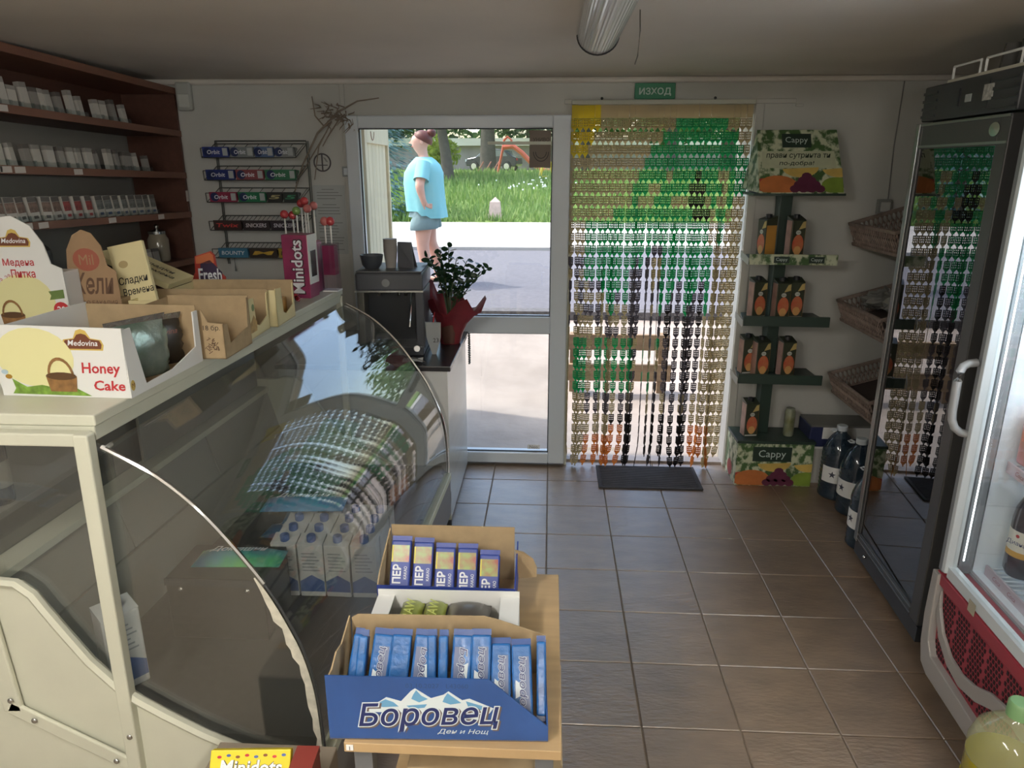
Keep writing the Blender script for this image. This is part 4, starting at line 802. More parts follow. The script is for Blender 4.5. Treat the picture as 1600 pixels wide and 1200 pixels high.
for k in range(5):
    t = thing('wafer_bar', 'blue wafer bar, %s from the left in the rear wafer box' % ordn[k], 'wafer bar', (-.25 - .128 + k * .058, 1.555 + .045 + .004 * (k % 2), TZ0 + .004 + (.0 if k < 2 else -.0)), 0, 'bars in the wafer box', (R(-32), 0, 0))
    l_ = (.155, .15, .14, .138, .125)[k]
    MB().box(-.026, .026, -.008, .008, .01, l_).build('wrapper', lbl, t, bevel=.004); MB().box(-.026, .026, -.001, .001, l_, l_ + .012).build('crimp', lbl, t)
    decal('picture_print', [(-.022, l_ - .055), (.022, l_ - .055), (.022, l_ - .012), (-.022, l_ - .012)], V((0, -.008, 0)), X, Z, wgr, t); decal('yellow_strip_print', [(-.024, l_ - .055), (-.02, l_ - .055), (-.02, l_ - .012), (-.024, l_ - .012)], V((0, -.0081, 0)), X, Z, mat('print_yellow', S(206, 196, 70), .5), t, .0006)
    text('ПЕР', V((-.008, -.0081, l_ - .085)), Z, -X, wtx, t, w=.048, h=.022, bold=.03); text('КАКАО', V((.014, -.0081, l_ - .082)), Z, -X, wtx, t, w=.032, h=.008, bold=.01)
# yellow candy box at the bottom edge
bx = thing('cardboard_box', 'grey carton on the floor in front of the display case', 'carton', (-.64, 1.28, 0)); MB().box(-.15, .14, -.15, .12, 0, .45).build('body', mat('carton_grey', S(140, 128, 112), .8), bx, bevel=.003); MB().box(-.14, .13, -.03, .0, .45, .452).build('tape', mat('parcel_tape', (0, 0, 0)), bx)
my = thing('candy_box', 'yellow Minidots candy box at the bottom edge of the picture', 'box', (-.635, 1.2, .458), rot=(R(-32), 0, R(4)))
MB().box(-.09, .085, -.012, .008, 0, .125).build('body', mat('candy_yellow', S(220, 200, 44), .45), my, bevel=.002)
for dz, mt2, bo, lf in ((0, ink, .05, .0005), (0, wtx, .02, .0009)): text('Minidots', V((.0, -.012, .09)), X, Z, mt2, my, w=.135, h=.03, bold=bo, shear=.1, lift=lf)
random.seed(8); cc = [red, mat('dot_blue', S(70, 90, 150), .4), mat('dot_brown', S(120, 70, 40), .4)]
for k in range(8): decal('dot_print', ellp(.005, .003, -.07 + k * .02, .111 + .003 * (k % 2), 10), V((0, -.012, 0)), X, Z, cc[k % 3], my)
rb = thing('candy_box', 'red candy box corner beside the yellow box at the bottom edge', 'box', (-.53, 1.24, .4525), R(2)); MB().box(-.018, .03, -.012, .05, 0, .1).build('body', mat('candy_darkred', S(120, 44, 38), .45), rb, bevel=.002); MB().box(-.019, .031, -.013, .051, .085, .1012).build('lid', mat('candy_darkred2', S(134, 56, 48), .45), rb)
# ------------------------------------------------------------------ far counter with the coffee machine
fc = thing('counter', 'pale counter with a dark worktop between display case and window', 'counter', (0, 0, 0))
MB().box(-1.35, -.5, 3.40, 4.165, .02, .83).build('cabinet', mat('cabinet_pale', S(206, 206, 202), .25, var=(1, .05, (1, 1, 8))), fc, bevel=.003)
MB().box(-1.36, -.483, 3.385, 4.17, .831, .857).build('worktop', mat('worktop_dark', S(52, 50, 52), .22), fc, bevel=.003); MB().box(-1.34, -.52, 3.42, 4.15, 0, .02).build('plinth', darkmetal, fc)
CZ = .8575
cm = thing('coffee_machine', 'black espresso machine on the dark worktop by the window', 'coffee machine', (-.815, 3.72, CZ), R(3))
bkm = mat('machine_glare_black', S(66, 68, 73), .35); bkd = mat('machine_panel', S(46, 48, 52), .25)  # black raised to grey, the glare from the door put into its colour
MB().box(-.165, .155, .02, .24, .02, .33).build('body', bkd, cm, bevel=.01); MB().box(-.175, .165, -.13, .25, .33, .425).build('head', bkm, cm, bevel=.012); MB().box(.12, .165, -.1, .24, .03, .33).build('side_column', bkm, cm, bevel=.006); MB().box(-.175, -.14, -.1, .24, .03, .33).build('side_column', mat('machine_steel', S(120, 118, 112), .3, metal=.8), cm, bevel=.004)
MB().box(-.17, .16, -.14, .24, 0, .05).build('drip_tray', bkm, cm, bevel=.006); MB().box(-.178, .168, -.134, -.128, .328, .336).build('trim_bar', metal, cm)
MB().lathe([(.0, 0), (.02, 0), (.02, .003)], 16).build('round_badge', mat('badge_grey', S(120, 122, 124), .3, metal=.6), cm).matrix_local = Matrix.Translation((-.02, -.131, .375)) @ Matrix.Rotation(R(90), 4, 'X')
for x in (-.07, .03, .065): MB().tube([(x, -.04, .33), (x, -.05, .295)], .009, 8).build('spout', chrome, cm, smooth=True)
MB().tube([(.1, -.06, .33), (.095, -.075, .24), (.085, -.085, .14)], .005, 6).build('steam_pipe', chrome, cm, smooth=True)
MB().tube([(.13, -.145, .04), (.13, -.17, .045)], .016, 10).build('knob', metal, cm, smooth=True); MB().box(-.17, .16, -.12, .23, .426, .432).build('cup_grid', mat('grid_grey', S(88, 90, 92), .4), cm)
zt = CZ + .4325
cp = thing('bowl', 'dark bowl standing on top of the coffee machine', 'bowl', (-.92, 3.70, zt)); MB().lathe([(.0, .0), (.035, 0), (.05, .02), (.06, .07), (.057, .07), (.045, .022), (.0, .008)], 20).build('body', mat('bowl_dark', S(70, 74, 80), .3), cp, smooth=True); MB().lathe([(.028, -.0), (.03, .004)], 16).build('foot', darkmetal, cp)
ps = thing('cup_stack', 'tall stack of ribbed paper cups beside the dark bowl', 'paper cups', (-.83, 3.74, zt))
for k in range(6): MB().lathe([(.026, .0 + k * .012), (.036, .085 + k * .012), (.038, .087 + k * .012)], 14).build('cup', mat('cup_beige', S(170, 164, 156), .6), ps, smooth=True)
gc = thing('menu_card', 'grey folded card standing on the coffee machine', 'card', (-.75, 3.75, zt), R(-8)); MB().prism([(-.05, 0, 0), (.05, -.03, 0), (.03, -.01, .13), (-.045, .0, .13)], (0, .006, 0)).build('front_face', mat('card_grey', S(98, 100, 104), .5), gc); MB().prism([(-.05, .05, 0), (.05, .02, 0), (.03, .0, .13), (-.045, .008, .13)], (0, .004, 0)).build('back_face', mat('card_grey', (0, 0, 0)), gc)
# plant in red wrapping
pl = thing('potted_plant', 'glossy leafy potted plant in dark red wrapping paper on the counter', 'plant', (-.55, 3.88, CZ))
wrapm = mat('wrap_red', S(126, 44, 50), .35, var=(6, .3), bump=(14, .6), trl=.2)
m = MB(); n = 20; random.seed(6); prof = [(.055, 0), (.06, .06), (.075, .12), (.11, .18), (.14, .22)]; rows = []
for i, (r0, z) in enumerate(prof):
    rows.append([((r0 * (1 + .12 * math.sin(4 * a + 1) * i / 4) + (.05 * i / 4 if math.cos(a) > .3 else 0)) * math.cos(a), r0 * math.sin(a) * .8, z + (.05 * math.sin(5 * a + .6) + (.09 if math.cos(a - 2.6) > .6 else 0)) * (i / 4) ** 2) for a in [2 * math.pi * k / n for k in range(n)]])
m.sheet(rows, True); m.face(rows[0]); m.build('wrapping', wrapm, pl, smooth=1.0)
MB().lathe([(.048, .005), (.06, .11), (.055, .11), (.0, .1)], 16).build('pot', mat('pot_brown', S(92, 60, 48), .6), pl, smooth=True)
leafm = mat('leaf_dark', S(38, 66, 40), .3, var=(20, .3), trl=.25); leaf = MB()
leaf.add([(0, 0, 0), (.006, .007, .001), (.016, .010, .002), (.027, .006, .001), (.033, 0, -.002), (.027, -.006, .001), (.016, -.010, .002), (.006, -.007, .001), (.016, 0, -.002)], [(0, 8, 1), (1, 8, 2), (2, 8, 3), (3, 8, 4), (4, 8, 5), (5, 8, 6), (6, 8, 7), (7, 8, 0)])
lme = leaf.mesh('leaf', leafm, smooth=1.5)
stems = [(-.11, 0, .47), (-.085, .03, .42), (-.04, -.02, .5), (.0, .02, .52), (.05, -.03, .47), (.1, .02, .45), (.16, 0, .43), (.215, .02, .41), (.03, .05, .4), (-.05, .05, .38), (.12, -.04, .38), (-.02, -.05, .43)]
for q, (sx, sy, sz) in enumerate(stems):
    P = [V((0, 0, .1)), V((sx * .25, sy * .4, .1 + (sz - .1) * .45)), V((sx * .65, sy * .8, .1 + (sz - .1) * .8)), V((sx, sy, sz))]
    st = MB().tube(P, [.004, .0035, .003, .002], 5).build('stem', mat('stem_green', S(60, 78, 44), .5), pl)
    for k in range(15):
        f = .38 + .62 * k / 14; i = min(int(f * 3), 2); p = P[i].lerp(P[i + 1], f * 3 - i); a = k * 2.4 + q; e = random.uniform(-.5, .6)
        s_ = random.uniform(1.0, 1.6); child(lme, 'leaf', st, p, (random.uniform(-1.6, 1.6), -e - .3, a), (s_, s_, s_))
for k, (x, y, h) in enumerate(((-.63, 3.55, .0), (-.63, 3.55, .05))):
    pass
cn = thing('napkin_cone', 'pale printed paper cone bag on the counter beside the coffee machine', 'paper bag', (-.6, 3.62, CZ + .0), R(10))
MB().prism([(-.04, 0, .17), (.04, 0, .165), (.038, 0, .09), (.012, 0, .0), (-.008, 0, .0), (-.036, 0, .09)], (0, .02, 0)).build('bag', mat('bag_grey', S(150, 152, 150), .5), cn); text('23', V((.012, 0, .075)), X, Z, ink, cn, h=.022, lift=.001); MB().tube([(0, .01, .16), (.01, .01, .22)], .003, 5).build('straw', red, cn)
tr_ = thing('crumpled_wrapper', 'crumpled clear wrapper lying on the dark worktop', 'wrapper', (-.68, 3.46, CZ)); m = MB(); random.seed(21); m.sheet([[(-.05 + .025 * i, -.03 + .02 * j, .003 + random.uniform(0, .02)) for j in range(4)] for i in range(5)]); m.build('sheet', mat('crumple', S(170, 172, 172), .25), tr_); MB().tube([(-.06, -.01, .004), (0, .0, .025), (.07, -.02, .006)], .002, 4).build('edge', metal, tr_)
bc = thing('bead_chain', 'grey bead chain hanging from the worktop corner', 'bead chain', (-.474, 4.1, .83))
for s_ in (-1, 1):
    m = MB()
    for k in range(14): m.ball((.004, s_ * (.004 + .016 * math.sin(k / 13 * 2.6)) , .03 - k * .0135), .0065, 6)
    tag(m.build('beads', mat('bead_grey', S(92, 94, 92), .4), bc, smooth=True), kind='stuff')
# ------------------------------------------------------------------ juice stand
gd = mat('stand_green', S(44, 62, 54), .45); lf = mat('leaf_print', S(198, 204, 176), .5, var=(26, .1, (1, 1, .8), S(72, 104, 58), (.44, .56))); gdl = mat('logo_green', S(40, 58, 48), .45)
st = thing('juice_stand', 'dark green juice display stand with fruit printed header by the doorway', 'display stand', (0, 0, 0))
fr_or, fr_gr, fr_re, fr_me, fr_pu = [mat('fruit_%d' % k, S(*c), .5, var=(14, .15)) for k, c in enumerate(((198, 120, 66), (132, 158, 62), (178, 70, 64), (216, 186, 100), (96, 42, 66)))]
def fruit(o, r, u, sc, parent):
    """row of fruit along the bottom edge"""
    fr_pale = mat('fruit_pale', S(226, 218, 160), .5)
    for kf, (cx, cy, a, b, mt, t1) in enumerate(((-.44, .2, .12, .16, fr_re, 6.283), (.0, .62, .22, .24, fr_me, -3.1416), (.46, .6, .2, .22, fr_me, -3.1416), (-.28, .18, .24, .24, fr_or, 6.283), (.42, .18, .18, .2, fr_gr, 6.283))):
        pts = [(p * sc, q * sc * .55) for p, q in ellp(a, b, cx, cy, 18, 0, t1)]
        pts = [(max(-.5 * sc, min(.5 * sc, p)), max(.01 * sc, q)) for p, q in pts]; decal('fruit_print', pts, o, r, u, mt, parent, .0006 + .0005 * kf)
    for k, (cx, cy) in enumerate(((-.1, .06), (0, .06), (.1, .06), (.2, .06), (-.05, .16), (.05, .16), (.15, .16), (0, .26), (.1, .26), (.05, .36))): decal('grape_print', [(p * sc, max(.008 * sc, q * sc * .55)) for p, q in ellp(.062, .09, cx + .02, cy + .04, 10)], o, r, u, fr_pu, parent, .0034 + .0004 * (k % 4))
# base box
bs = MB().box(1.095, 1.53, 3.96, 4.2, .0, .262).build('base_box', lf, st, bevel=.002); MB().box(1.09, 1.535, 3.955, 4.2, .2625, .28).build('base_tray', gd, st, bevel=.003)
fruit(V((1.3125, 3.96, .0)), X, Z, .435, st); decal('name_plate', [(-.12, 0), (.1, 0), (.1, .09), (-.12, .09)], V((1.305, 3.96, .155)), X, Z, gdl, st, .004); text('Cappy', V((1.295, 3.96, .197)), X, Z, exw, st, w=.155, lift=.0048); decal('apple_print', ellp(.055, .05, -.1, .06, 16), V((1.095, 4.0, 0)), -Y, Z, fr_re, st); 
MB().box(1.235, 1.3, 4.1, 4.19, .28, 1.69).build('post', gd, st, bevel=.003)
for z, strip in ((1.30, True), (.965, False), (.635, False)):
    MB().prism([(1.06, 3.97, z), (1.51, 3.95, z), (1.51, 4.19, z), (1.1, 4.19, z)], (0, 0, .02)).build('shelf', gd, st); MB().prism([(1.06, 3.955, z - .01), (1.515, 3.935, z - .01), (1.515, 3.95, z - .01), (1.06, 3.97, z - .01)], (0, 0, .055)).build('front_rail', lf if strip else gd, st)
    MB().prism([(1.03, 4.03, z + .02), (1.05, 3.945, z - .015), (1.05, 3.945, z + .025), (1.03, 4.03, z + .055)], (.004, 0, 0)).build('price_rail', mat('price_rail', S(206, 208, 204), .4), st)
    if strip:
        for x in (1.225, 1.405): decal('name_plate', [(-.04, 0), (.04, 0), (.04, .034), (-.04, .034)], V((x, 3.9465 - (x - 1.06) * .044 + .002, z + .001)), (1, -.044, 0), Z, gdl, st, .0008); text('Cappy', V((x, 3.9465 - (x - 1.06) * .044 + .002, z + .018)), (1, -.044, 0), Z, exw, st, w=.06, lift=.0012)
# header
hf = [(1.075, 4.1, 1.975), (1.49, 4.1, 1.975), (1.485, 3.99, 1.83), (1.52, 3.93, 1.69), (1.515, 3.93, 1.655), (1.085, 3.93, 1.655), (1.085, 3.93, 1.69), (1.065, 3.99, 1.83)]
MB().prism([(1.075, 4.095, 1.975), (1.485, 4.095, 1.975), (1.505, 3.935, 1.66), (1.07, 3.935, 1.66)], (0, .006, .003)).build('header_card', lf, st)
MB().prism([(1.07, 3.937, 1.662), (1.075, 4.097, 1.973), (1.035, 4.15, 1.68)], (.004, .004, 0)).build('header_side', lf, st); MB().prism([(1.505, 3.937, 1.662), (1.485, 4.097, 1.973), (1.52, 4.15, 1.68)], (-.004, .004, 0)).build('header_side', gd, st); MB().box(1.045, 1.515, 3.94, 4.17, 1.648, 1.66).build('header_base', gd, st)
hu = V((0, .16, .315)).normalized(); hn = X.cross(hu)
def hp(x, t): return V((x, 3.935, 1.66)) + hu * t
fruit(hp(1.2875, .0), X, hu, .425, st); decal('name_plate', [(-.075, 0), (.075, 0), (.075, .078), (-.075, .078)], hp(1.275, .255), X, hu, gdl, st, .001); text('Cappy', hp(1.275, .294), X, hu, exw, st, w=.115, lift=.0016)
decal('pale_band', [(-.19, .14), (.19, .14), (.185, .235), (-.185, .235)], hp(1.28, 0), X, hu, mat('print_pale_green', S(196, 202, 172), .5, var=(20, .08)), st, .0009); hand = mat('print_script', S(36, 50, 36), .6); text('прави сутринта ти', hp(1.28, .205), X, hu, hand, st, w=.33, h=.032, shear=.2, lift=.0016, bold=.012); text('по-добра!', hp(1.27, .165), X, hu, hand, st, w=.18, h=.03, shear=.2, lift=.0016, bold=.012)
# cartons and can on the stand
jg = mat('juice_green', S(62, 68, 54), .35); jo = mat('juice_peach', S(190, 78, 58), .35, var=(24, .2, (1, 1, 1), S(204, 132, 92))); jy = mat('juice_yellow', S(206, 184, 120), .4); jw = mat('juice_white', S(206, 212, 204), .4); jor = mat('juice_orange_side', S(196, 146, 72), .4, var=(8, .08))
def juice(turn):
    t = thing('juice_carton', 'x', 'juice carton'); w2, d2, h = .038, .034, .2
    MB().box(-w2, w2, -d2, d2, 0, h).build('carton', jg, t, bevel=.003); MB().prism([(-w2, -d2, h), (-w2, d2, h), (-w2, d2, h + .02)], (2 * w2, 0, 0)).build('gable', jg, t); MB().lathe([(.017, h + .005), (.017, h + .026), (.015, h + .028)], 12, (.0, .004, 0)).build('cap', blackp, t, smooth=True)
    f = V((0, -d2 - .0003, 0)); decal('peach_print', ellp(.031, .052, .002, .072, 18), f, X, Z, jo, t, .0005); decal('slice_print', ellp(.02, .024, .002, .04, 16), f, X, Z, mat('juice_flesh', S(222, 172, 110), .4), t, .0008); decal('top_print', [(.0, .15), (.036, .16), (.036, .195), (.02, .19)], f, X, Z, jy, t, .0005); decal('round_badge', ellp(.014, .012, .0, .135, 14), f, X, Z, jw, t, .0009); decal('foot_print', [(-.036, .004), (.036, .004), (.036, .012), (-.036, .012)], f, X, Z, jw, t, .0005)
    text('Cappy', f + Z * .135, X, Z, jg, t, w=.02, lift=.0013)
    MB().box(w2 + .0002, w2 + .0012, -d2 + .003, d2 - .003, .004, h - .03).build('side_panel', jor, t); MB().box(-w2 - .0012, -w2 - .0002, -d2 + .004, d2 - .004, .004, h - .004).build('highlight_strip', mat('juice_side_highlight', S(172, 136, 122), .35, var=(20, .2)), t)  # left strip puts the pale side highlight into colour
    return t
jc = juice(0); first = True
JL = [(1.31, 4.03, 1.321, 8, 'upright juice carton on the top stand shelf, peach side forward'), (1.165, 4.05, 1.321, -70, 'juice carton on the top stand shelf with its orange side turned forward'), (1.15, 4.06, .986, 12, 'juice carton at the left of the middle stand shelf'), (1.268, 4.02, .986, 5, 'front juice carton right of the post on the middle stand shelf'), (1.355, 4.06, .986, 2, 'rear juice carton at the right of the middle stand shelf'), (1.13, 4.08, .656, 10, 'juice carton furthest left on the lower stand shelf'), (1.19, 4.02, .656, 10, 'juice carton second from left on the lower stand shelf'), (1.335, 4.03, .656, 8, 'juice carton alone right of the post on the lower stand shelf'), (1.175, 4.06, .2815, 8, 'juice carton standing on the stand base box')]
for x, y, z, a, lab in JL:
    if first: jc.location = (x, y, z); jc.rotation_euler = (0, 0, R(a)); jc['label'] = lab; jc['group'] = 'juice cartons on the stand'; first = False
    else: dup(jc, (x, y, z), (0, 0, R(a)), lab, 'juice cartons on the stand')
cn = thing('drink_can', 'slim drink can standing on the base of the juice stand', 'can', (1.405, 4.06, .2815)); MB().lathe([(.026, 0), (.03, .008), (.03, .15), (.024, .165), (.025, .168)], 18).build('body', two('can_print', (150, 156, 140), (110, 112, 70), 14), cn, smooth=True); MB().lathe([(.0, .166), (.023, .166)], 16).build('lid', metal, cn)
# boxes behind the bottles
bl = thing('storage_box', 'white storage box on the floor in the right corner', 'box', (1.7, 4.11, 0)); MB().box(-.16, .2, -.1, .1, .0, .22).build('body', white_paint, bl, bevel=.004); MB().box(-.165, .205, -.105, .105, .2205, .235).build('lid', white, bl, bevel=.003)
bl = thing('storage_box', 'navy blue box with a pale top stacked in the right corner', 'box', (1.68, 4.1, .2355)); MB().box(-.17, .2, -.1, .1, 0, .12).build('body', mat('box_navy', S(38, 46, 84), .5), bl, bevel=.004); MB().box(-.1, .2, -.101, -.1, .05, .12).build('front_band', paper, bl); MB().box(-.165, .195, -.098, .1, .1205, .13).build('lid', mat('box_lid_grey', S(120, 120, 116), .5), bl)
# water bottles
wb = thing('water_bottle', 'x', 'water bottle'); wgl = mat('water_blue', S(44, 62, 78), .06, spec=.9, alpha=.72); 
prof = [(.0, 0), (.07, 0), (.083, .012)]
for k in range(9): z = .03 + k * .022; prof += [(.083, z), (.079, z + .008), (.083, z + .016)]
prof += [(.083, .24), (.08, .26), (.066, .3), (.045, .335), (.026, .355), (.024, .37)]
MB().lathe(prof, 24).build('body', wgl, wb, smooth=1.2); MB().lathe([(.027, .366), (.027, .39), (.024, .393)], 16).build('cap', pvc, wb, smooth=True)
MB().tube([(-.03, 0, .37), (-.05, -.0, .376), (-.062, 0, .37), (-.05, 0, .362), (-.03, 0, .364)], .004, 6).build('handle', pvc, wb)
lab_ = MB().sheet([[(.0845 * math.cos(a), .0845 * math.sin(a), z) for a in [R(-175 + 10 * k) for k in range(14)]] for z in (.1, .185)]).build('bottle_label', paper, wb, smooth=True)
stp = [(.02 * (1 if k % 2 == 0 else .4) * math.cos(R(90 + 36 * k)), .02 * (1 if k % 2 == 0 else .4) * math.sin(R(90 + 36 * k))) for k in range(10)]
for a in (-135, -80): d_ = V((math.cos(R(a)), math.sin(R(a)), 0)); decal('star_print', stp, d_ * .0852 + V((0, 0, .145)), V((0, 0, 1)).cross(d_) , Z, mat('print_star', S(60, 62, 80), .5), wb, .0008)
for k, (x, y, lab) in enumerate(((1.62, 3.84, 'large water bottle furthest back beside the juice stand'), (1.645, 3.64, 'middle large water bottle beside the black fridge'), (1.56, 3.27, 'front water bottle half hidden by the black fridge'))):
    if k == 0: wb.location = (x, y, .0045); wb.rotation_euler = (0, 0, R(10)); wb['label'] = lab; wb['group'] = 'large water bottles'; wb.scale = (1.05, 1.05, 1.08)
    else: o = dup(wb, (x, y, .0045), (0, 0, R(-15 - 10 * k)), lab, 'large water bottles')
# wicker baskets on a rack at the right wall
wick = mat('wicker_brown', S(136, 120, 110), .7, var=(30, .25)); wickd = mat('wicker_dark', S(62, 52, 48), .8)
bk = thing('basket_rack', 'white metal rack carrying three wicker baskets behind the fridge', 'rack', (0, 0, 0)); 
for y in (3.5, 3.96): MB().tube([(2.02, y, .2), (2.02, y, 1.75)], .01, 8).build('upright', white, bk)
for z in (.78, 1.2, 1.6): MB().tube([(2.02, 3.5, z), (2.02, 3.96, z)], .007, 6).build('rail', white, bk)
MB().tube([(1.66, 3.46, .95), (1.64, 3.46, .75), (1.6, 3.47, .68)], .006, 6).build('hook_bar', white, bk)
def wbasket(label, z, dx):
    t = thing('wicker_basket', label, 'basket', (1.615 + dx, 3.74, z), 0, 'wicker baskets', (0, R(-17), 0)); L2, D, H = .27, .33, .115
    for nm, fixed, rng in (('front_panel', 0, 'y'), ('end_panel', -L2, 'x'), ('end_panel', L2, 'x')):
        m = MB(); n = 22 if rng == 'y' else 14
        span = (-L2, L2) if rng == 'y' else (0, D)
        for k in range(n):
            a = span[0] + (k + .5) / n * (span[1] - span[0]); b = (span[1] - span[0]) / n * .5
            for s_ in (-1, 1):
                P = [(a + s_ * b * math.sin(math.pi * q / 5 * 2), q / 5 * H) for q in range(6)]
                m.tube([(fixed + .003 * s_, p, q) if rng == 'y' else (p, fixed + .003 * s_, q) for p, q in P], .0045, 4)
        tag(m.build(nm, wick, t, smooth=True), kind='stuff')
    m = MB()
    for z0, z1 in ((-.006, .012), (H - .012, H + .006)): m.box(-.008, .006, -L2 - .006, L2 + .006, z0, z1).box(-.008, D, -L2 - .007, -L2 + .007, z0, z1).box(-.008, D, L2 - .007, L2 + .007, z0, z1)
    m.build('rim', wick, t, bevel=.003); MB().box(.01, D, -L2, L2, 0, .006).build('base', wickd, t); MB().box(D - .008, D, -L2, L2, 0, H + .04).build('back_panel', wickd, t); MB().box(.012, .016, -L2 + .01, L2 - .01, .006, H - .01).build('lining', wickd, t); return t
wbasket('empty wicker basket at the top behind the black fridge', 1.395, .0); wbasket('middle wicker basket with plastic bags behind the black fridge', .985, -.01); wbasket('lowest wicker basket behind the black fridge', .57, -.005)
random.seed(15); pbm = mat('bag_film', S(150, 150, 146), .15, spec=.8, alpha=.75, bump=(18, .5))
for q, (x, y, z, s_, lab) in enumerate(((1.74, 3.9, 1.115, .085, 'crumpled clear plastic bag at the far end of the middle basket'), (1.78, 3.62, 1.13, .12, 'grey plastic bag in the middle of the middle basket'))):
    t = thing('plastic_bag', lab, 'plastic bag', (x, y, z)); m = MB().ell((0, 0, 0), (s_, s_, s_ * .55), 14, 9); m.v = [tuple(V(v) * random.uniform(.82, 1.15)) for v in m.v]; m.build('film', pbm, t, merge=False); MB().tube([(0, 0, s_ * .5), (.01, -.02, s_ * .65), (.02, -.03, s_ * .8)], [.02, .008, .018], 7).build('knot', pbm, t)
so_ = thing('wall_socket', 'grey wall socket box on the wall above the top basket', 'socket', (1.83, YB - .001, 1.58)); MB().box(-.035, .035, -.04, 0, -.04, .04).build('body', mat('socket_grey', S(140, 142, 136), .5), so_, bevel=.005); MB().box(-.025, .025, -.044, -.04, -.025, .025).build('cover', white_paint, so_, bevel=.003)
# ------------------------------------------------------------------ black fridge
RZF = R(-3.4)
bf = thing('black_fridge', 'tall black drinks fridge with a mirror-like glass door', 'fridge', (1.45, 2.79, 0), RZF)
fb_ = mat('fridge_black', S(42, 44, 47), .35, bump=(60, .03)); fgr = mat('fridge_charcoal', S(66, 66, 66), .4); alu = mat('fridge_aluminium', S(150, 152, 152), .3, metal=.9)
MB().box(.03, .62, -.34, .34, .05, 2.09).build('body', fb_, bf, bevel=.006)
for x in (.08, .56):
    for y in (-.3, .3): MB().box(x - .02, x + .02, y - .02, y + .02, 0, .05).build('foot', darkmetal, bf)
m = MB(); d0 = -.02
m.box(d0, .028, -.345, -.275, .12, 1.955).box(d0, .028, .295, .345, .12, 1.955).box(d0, .028, -.275, .295, .12, .17).box(d0, .028, -.275, .295, 1.86, 1.955); m.build('door_frame', fgr, bf, bevel=.004)
m = MB(); m.box(d0 - .006, d0, .31, .343, .12, 1.955); m.build('edge_profile', alu, bf, bevel=.002)
for z in (1.865, 1.945): MB().box(d0 - .004, d0, -.345, .345, z, z + .008).build('trim_line', alu, bf)
for z in (.158, .135): MB().box(d0 - .004, d0, -.28, .345, z, z + .006).build('trim_line', alu, bf)
fgl = glass('fridge_glass', (.3, .33, .33), .01, 2.7)
MB().box(d0 + .006, d0 + .012, -.276, .296, .168, 1.862).build('door_glass', fgl, bf)
MB().box(.0285, .03, -.27, .29, .18, 1.85).build('dark_interior', mat('fridge_interior', S(58, 62, 62), .4, var=(5, .2)), bf)
MB().box(-.012, .03, -.345, .345, 1.962, 2.09).build('canopy', mat('fridge_canopy', S(56, 58, 60), .45), bf, bevel=.006)
for k in range(4):
    MB().box(-.017, -.012, -.34, -.19, 1.975 + k * .028, 1.985 + k * .028).build('louvre', fb_, bf); MB().box(-.017, -.012, .22, .34, 1.975 + k * .028, 1.985 + k * .028).build('louvre', fb_, bf)
MB().box(-.0145, -.012, -.16, .02, 1.98, 2.075).build('control_panel', fb_, bf); MB().box(-.0165, -.0125, -.05, -.008, 2.01, 2.035).build('display', mat('display_glow', S(168, 174, 172), .3), bf); MB().box(-.0165, -.0125, -.19, -.13, 2.005, 2.055).build('rating_sticker', mat('sticker_mixed', S(170, 170, 164), .5, var=(70, .4)), bf); MB().box(-.0175, -.0125, .04, .05, 2.0, 2.06).build('switch', blackp, bf)
MB().lathe([(.0, 0), (.022, 0), (.022, .003), (0, .004)], 20).build('oval_badge', metal, bf).matrix_local = Matrix.Translation((d0 - .001, -.26, 1.91)) @ Matrix.Rotation(R(-90), 4, 'Y') @ Matrix.Diagonal((1, 1.5, 1, 1))
MB().ball((d0 - .003, .2, .1), .008).build('lock', chrome, bf, smooth=True); MB().box(-.015, .03, -.345, .345, .05, .115).build('kick_plate', fb_, bf)
# bottle shapes just visible behind the dark glass are left to the glass itself
# tray with wire rails and plastic cups on top of the fridge
tr_ = thing('wire_tray', 'cream tray with two white wire rails on top of the black fridge', 'tray', (1.45, 2.79, 2.0905), RZF); crm = mat('tray_cream', S(206, 202, 184), .5)
MB().box(.02, .28, -.34, .24, 0, .016).build('base', crm, tr_, bevel=.002)
for a, b in ((.02, .22), (-.24, -.02)): MB().tube([(.03, a, .016), (.03, a, .06), (.03, b, .06), (.03, b, .016)], .0045, 6).build('rail', white, tr_)
random.seed(1); cupm = mat('cup_clear', S(110, 108, 104), .2, alpha=.75)
for k in range(4):
    t = thing('cup_stack', 'stack of clear plastic cups on the fridge tray, %s from the doorway' % ordn[k], 'plastic cups', (1.66, 2.95 - k * .1, 2.1075), 0, 'cup stacks on the fridge'); 
    for q in range(4): MB().lathe([(.036, q * .01), (.027, q * .01 + .085)], 12).build('cup', cupm, t, smooth=True)
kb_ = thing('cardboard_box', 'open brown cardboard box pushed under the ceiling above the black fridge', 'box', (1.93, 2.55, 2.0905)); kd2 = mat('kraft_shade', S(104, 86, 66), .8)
MB().box(.1, .11, -.35, .32, .0, .155).build('back_panel', kd2, kb_); MB().box(-.18, .1, .31, .32, .0, .14).build('side_panel', kd2, kb_); MB().box(-.18, .11, -.35, .325, .142, .148).build('top_flap', kd2, kb_)
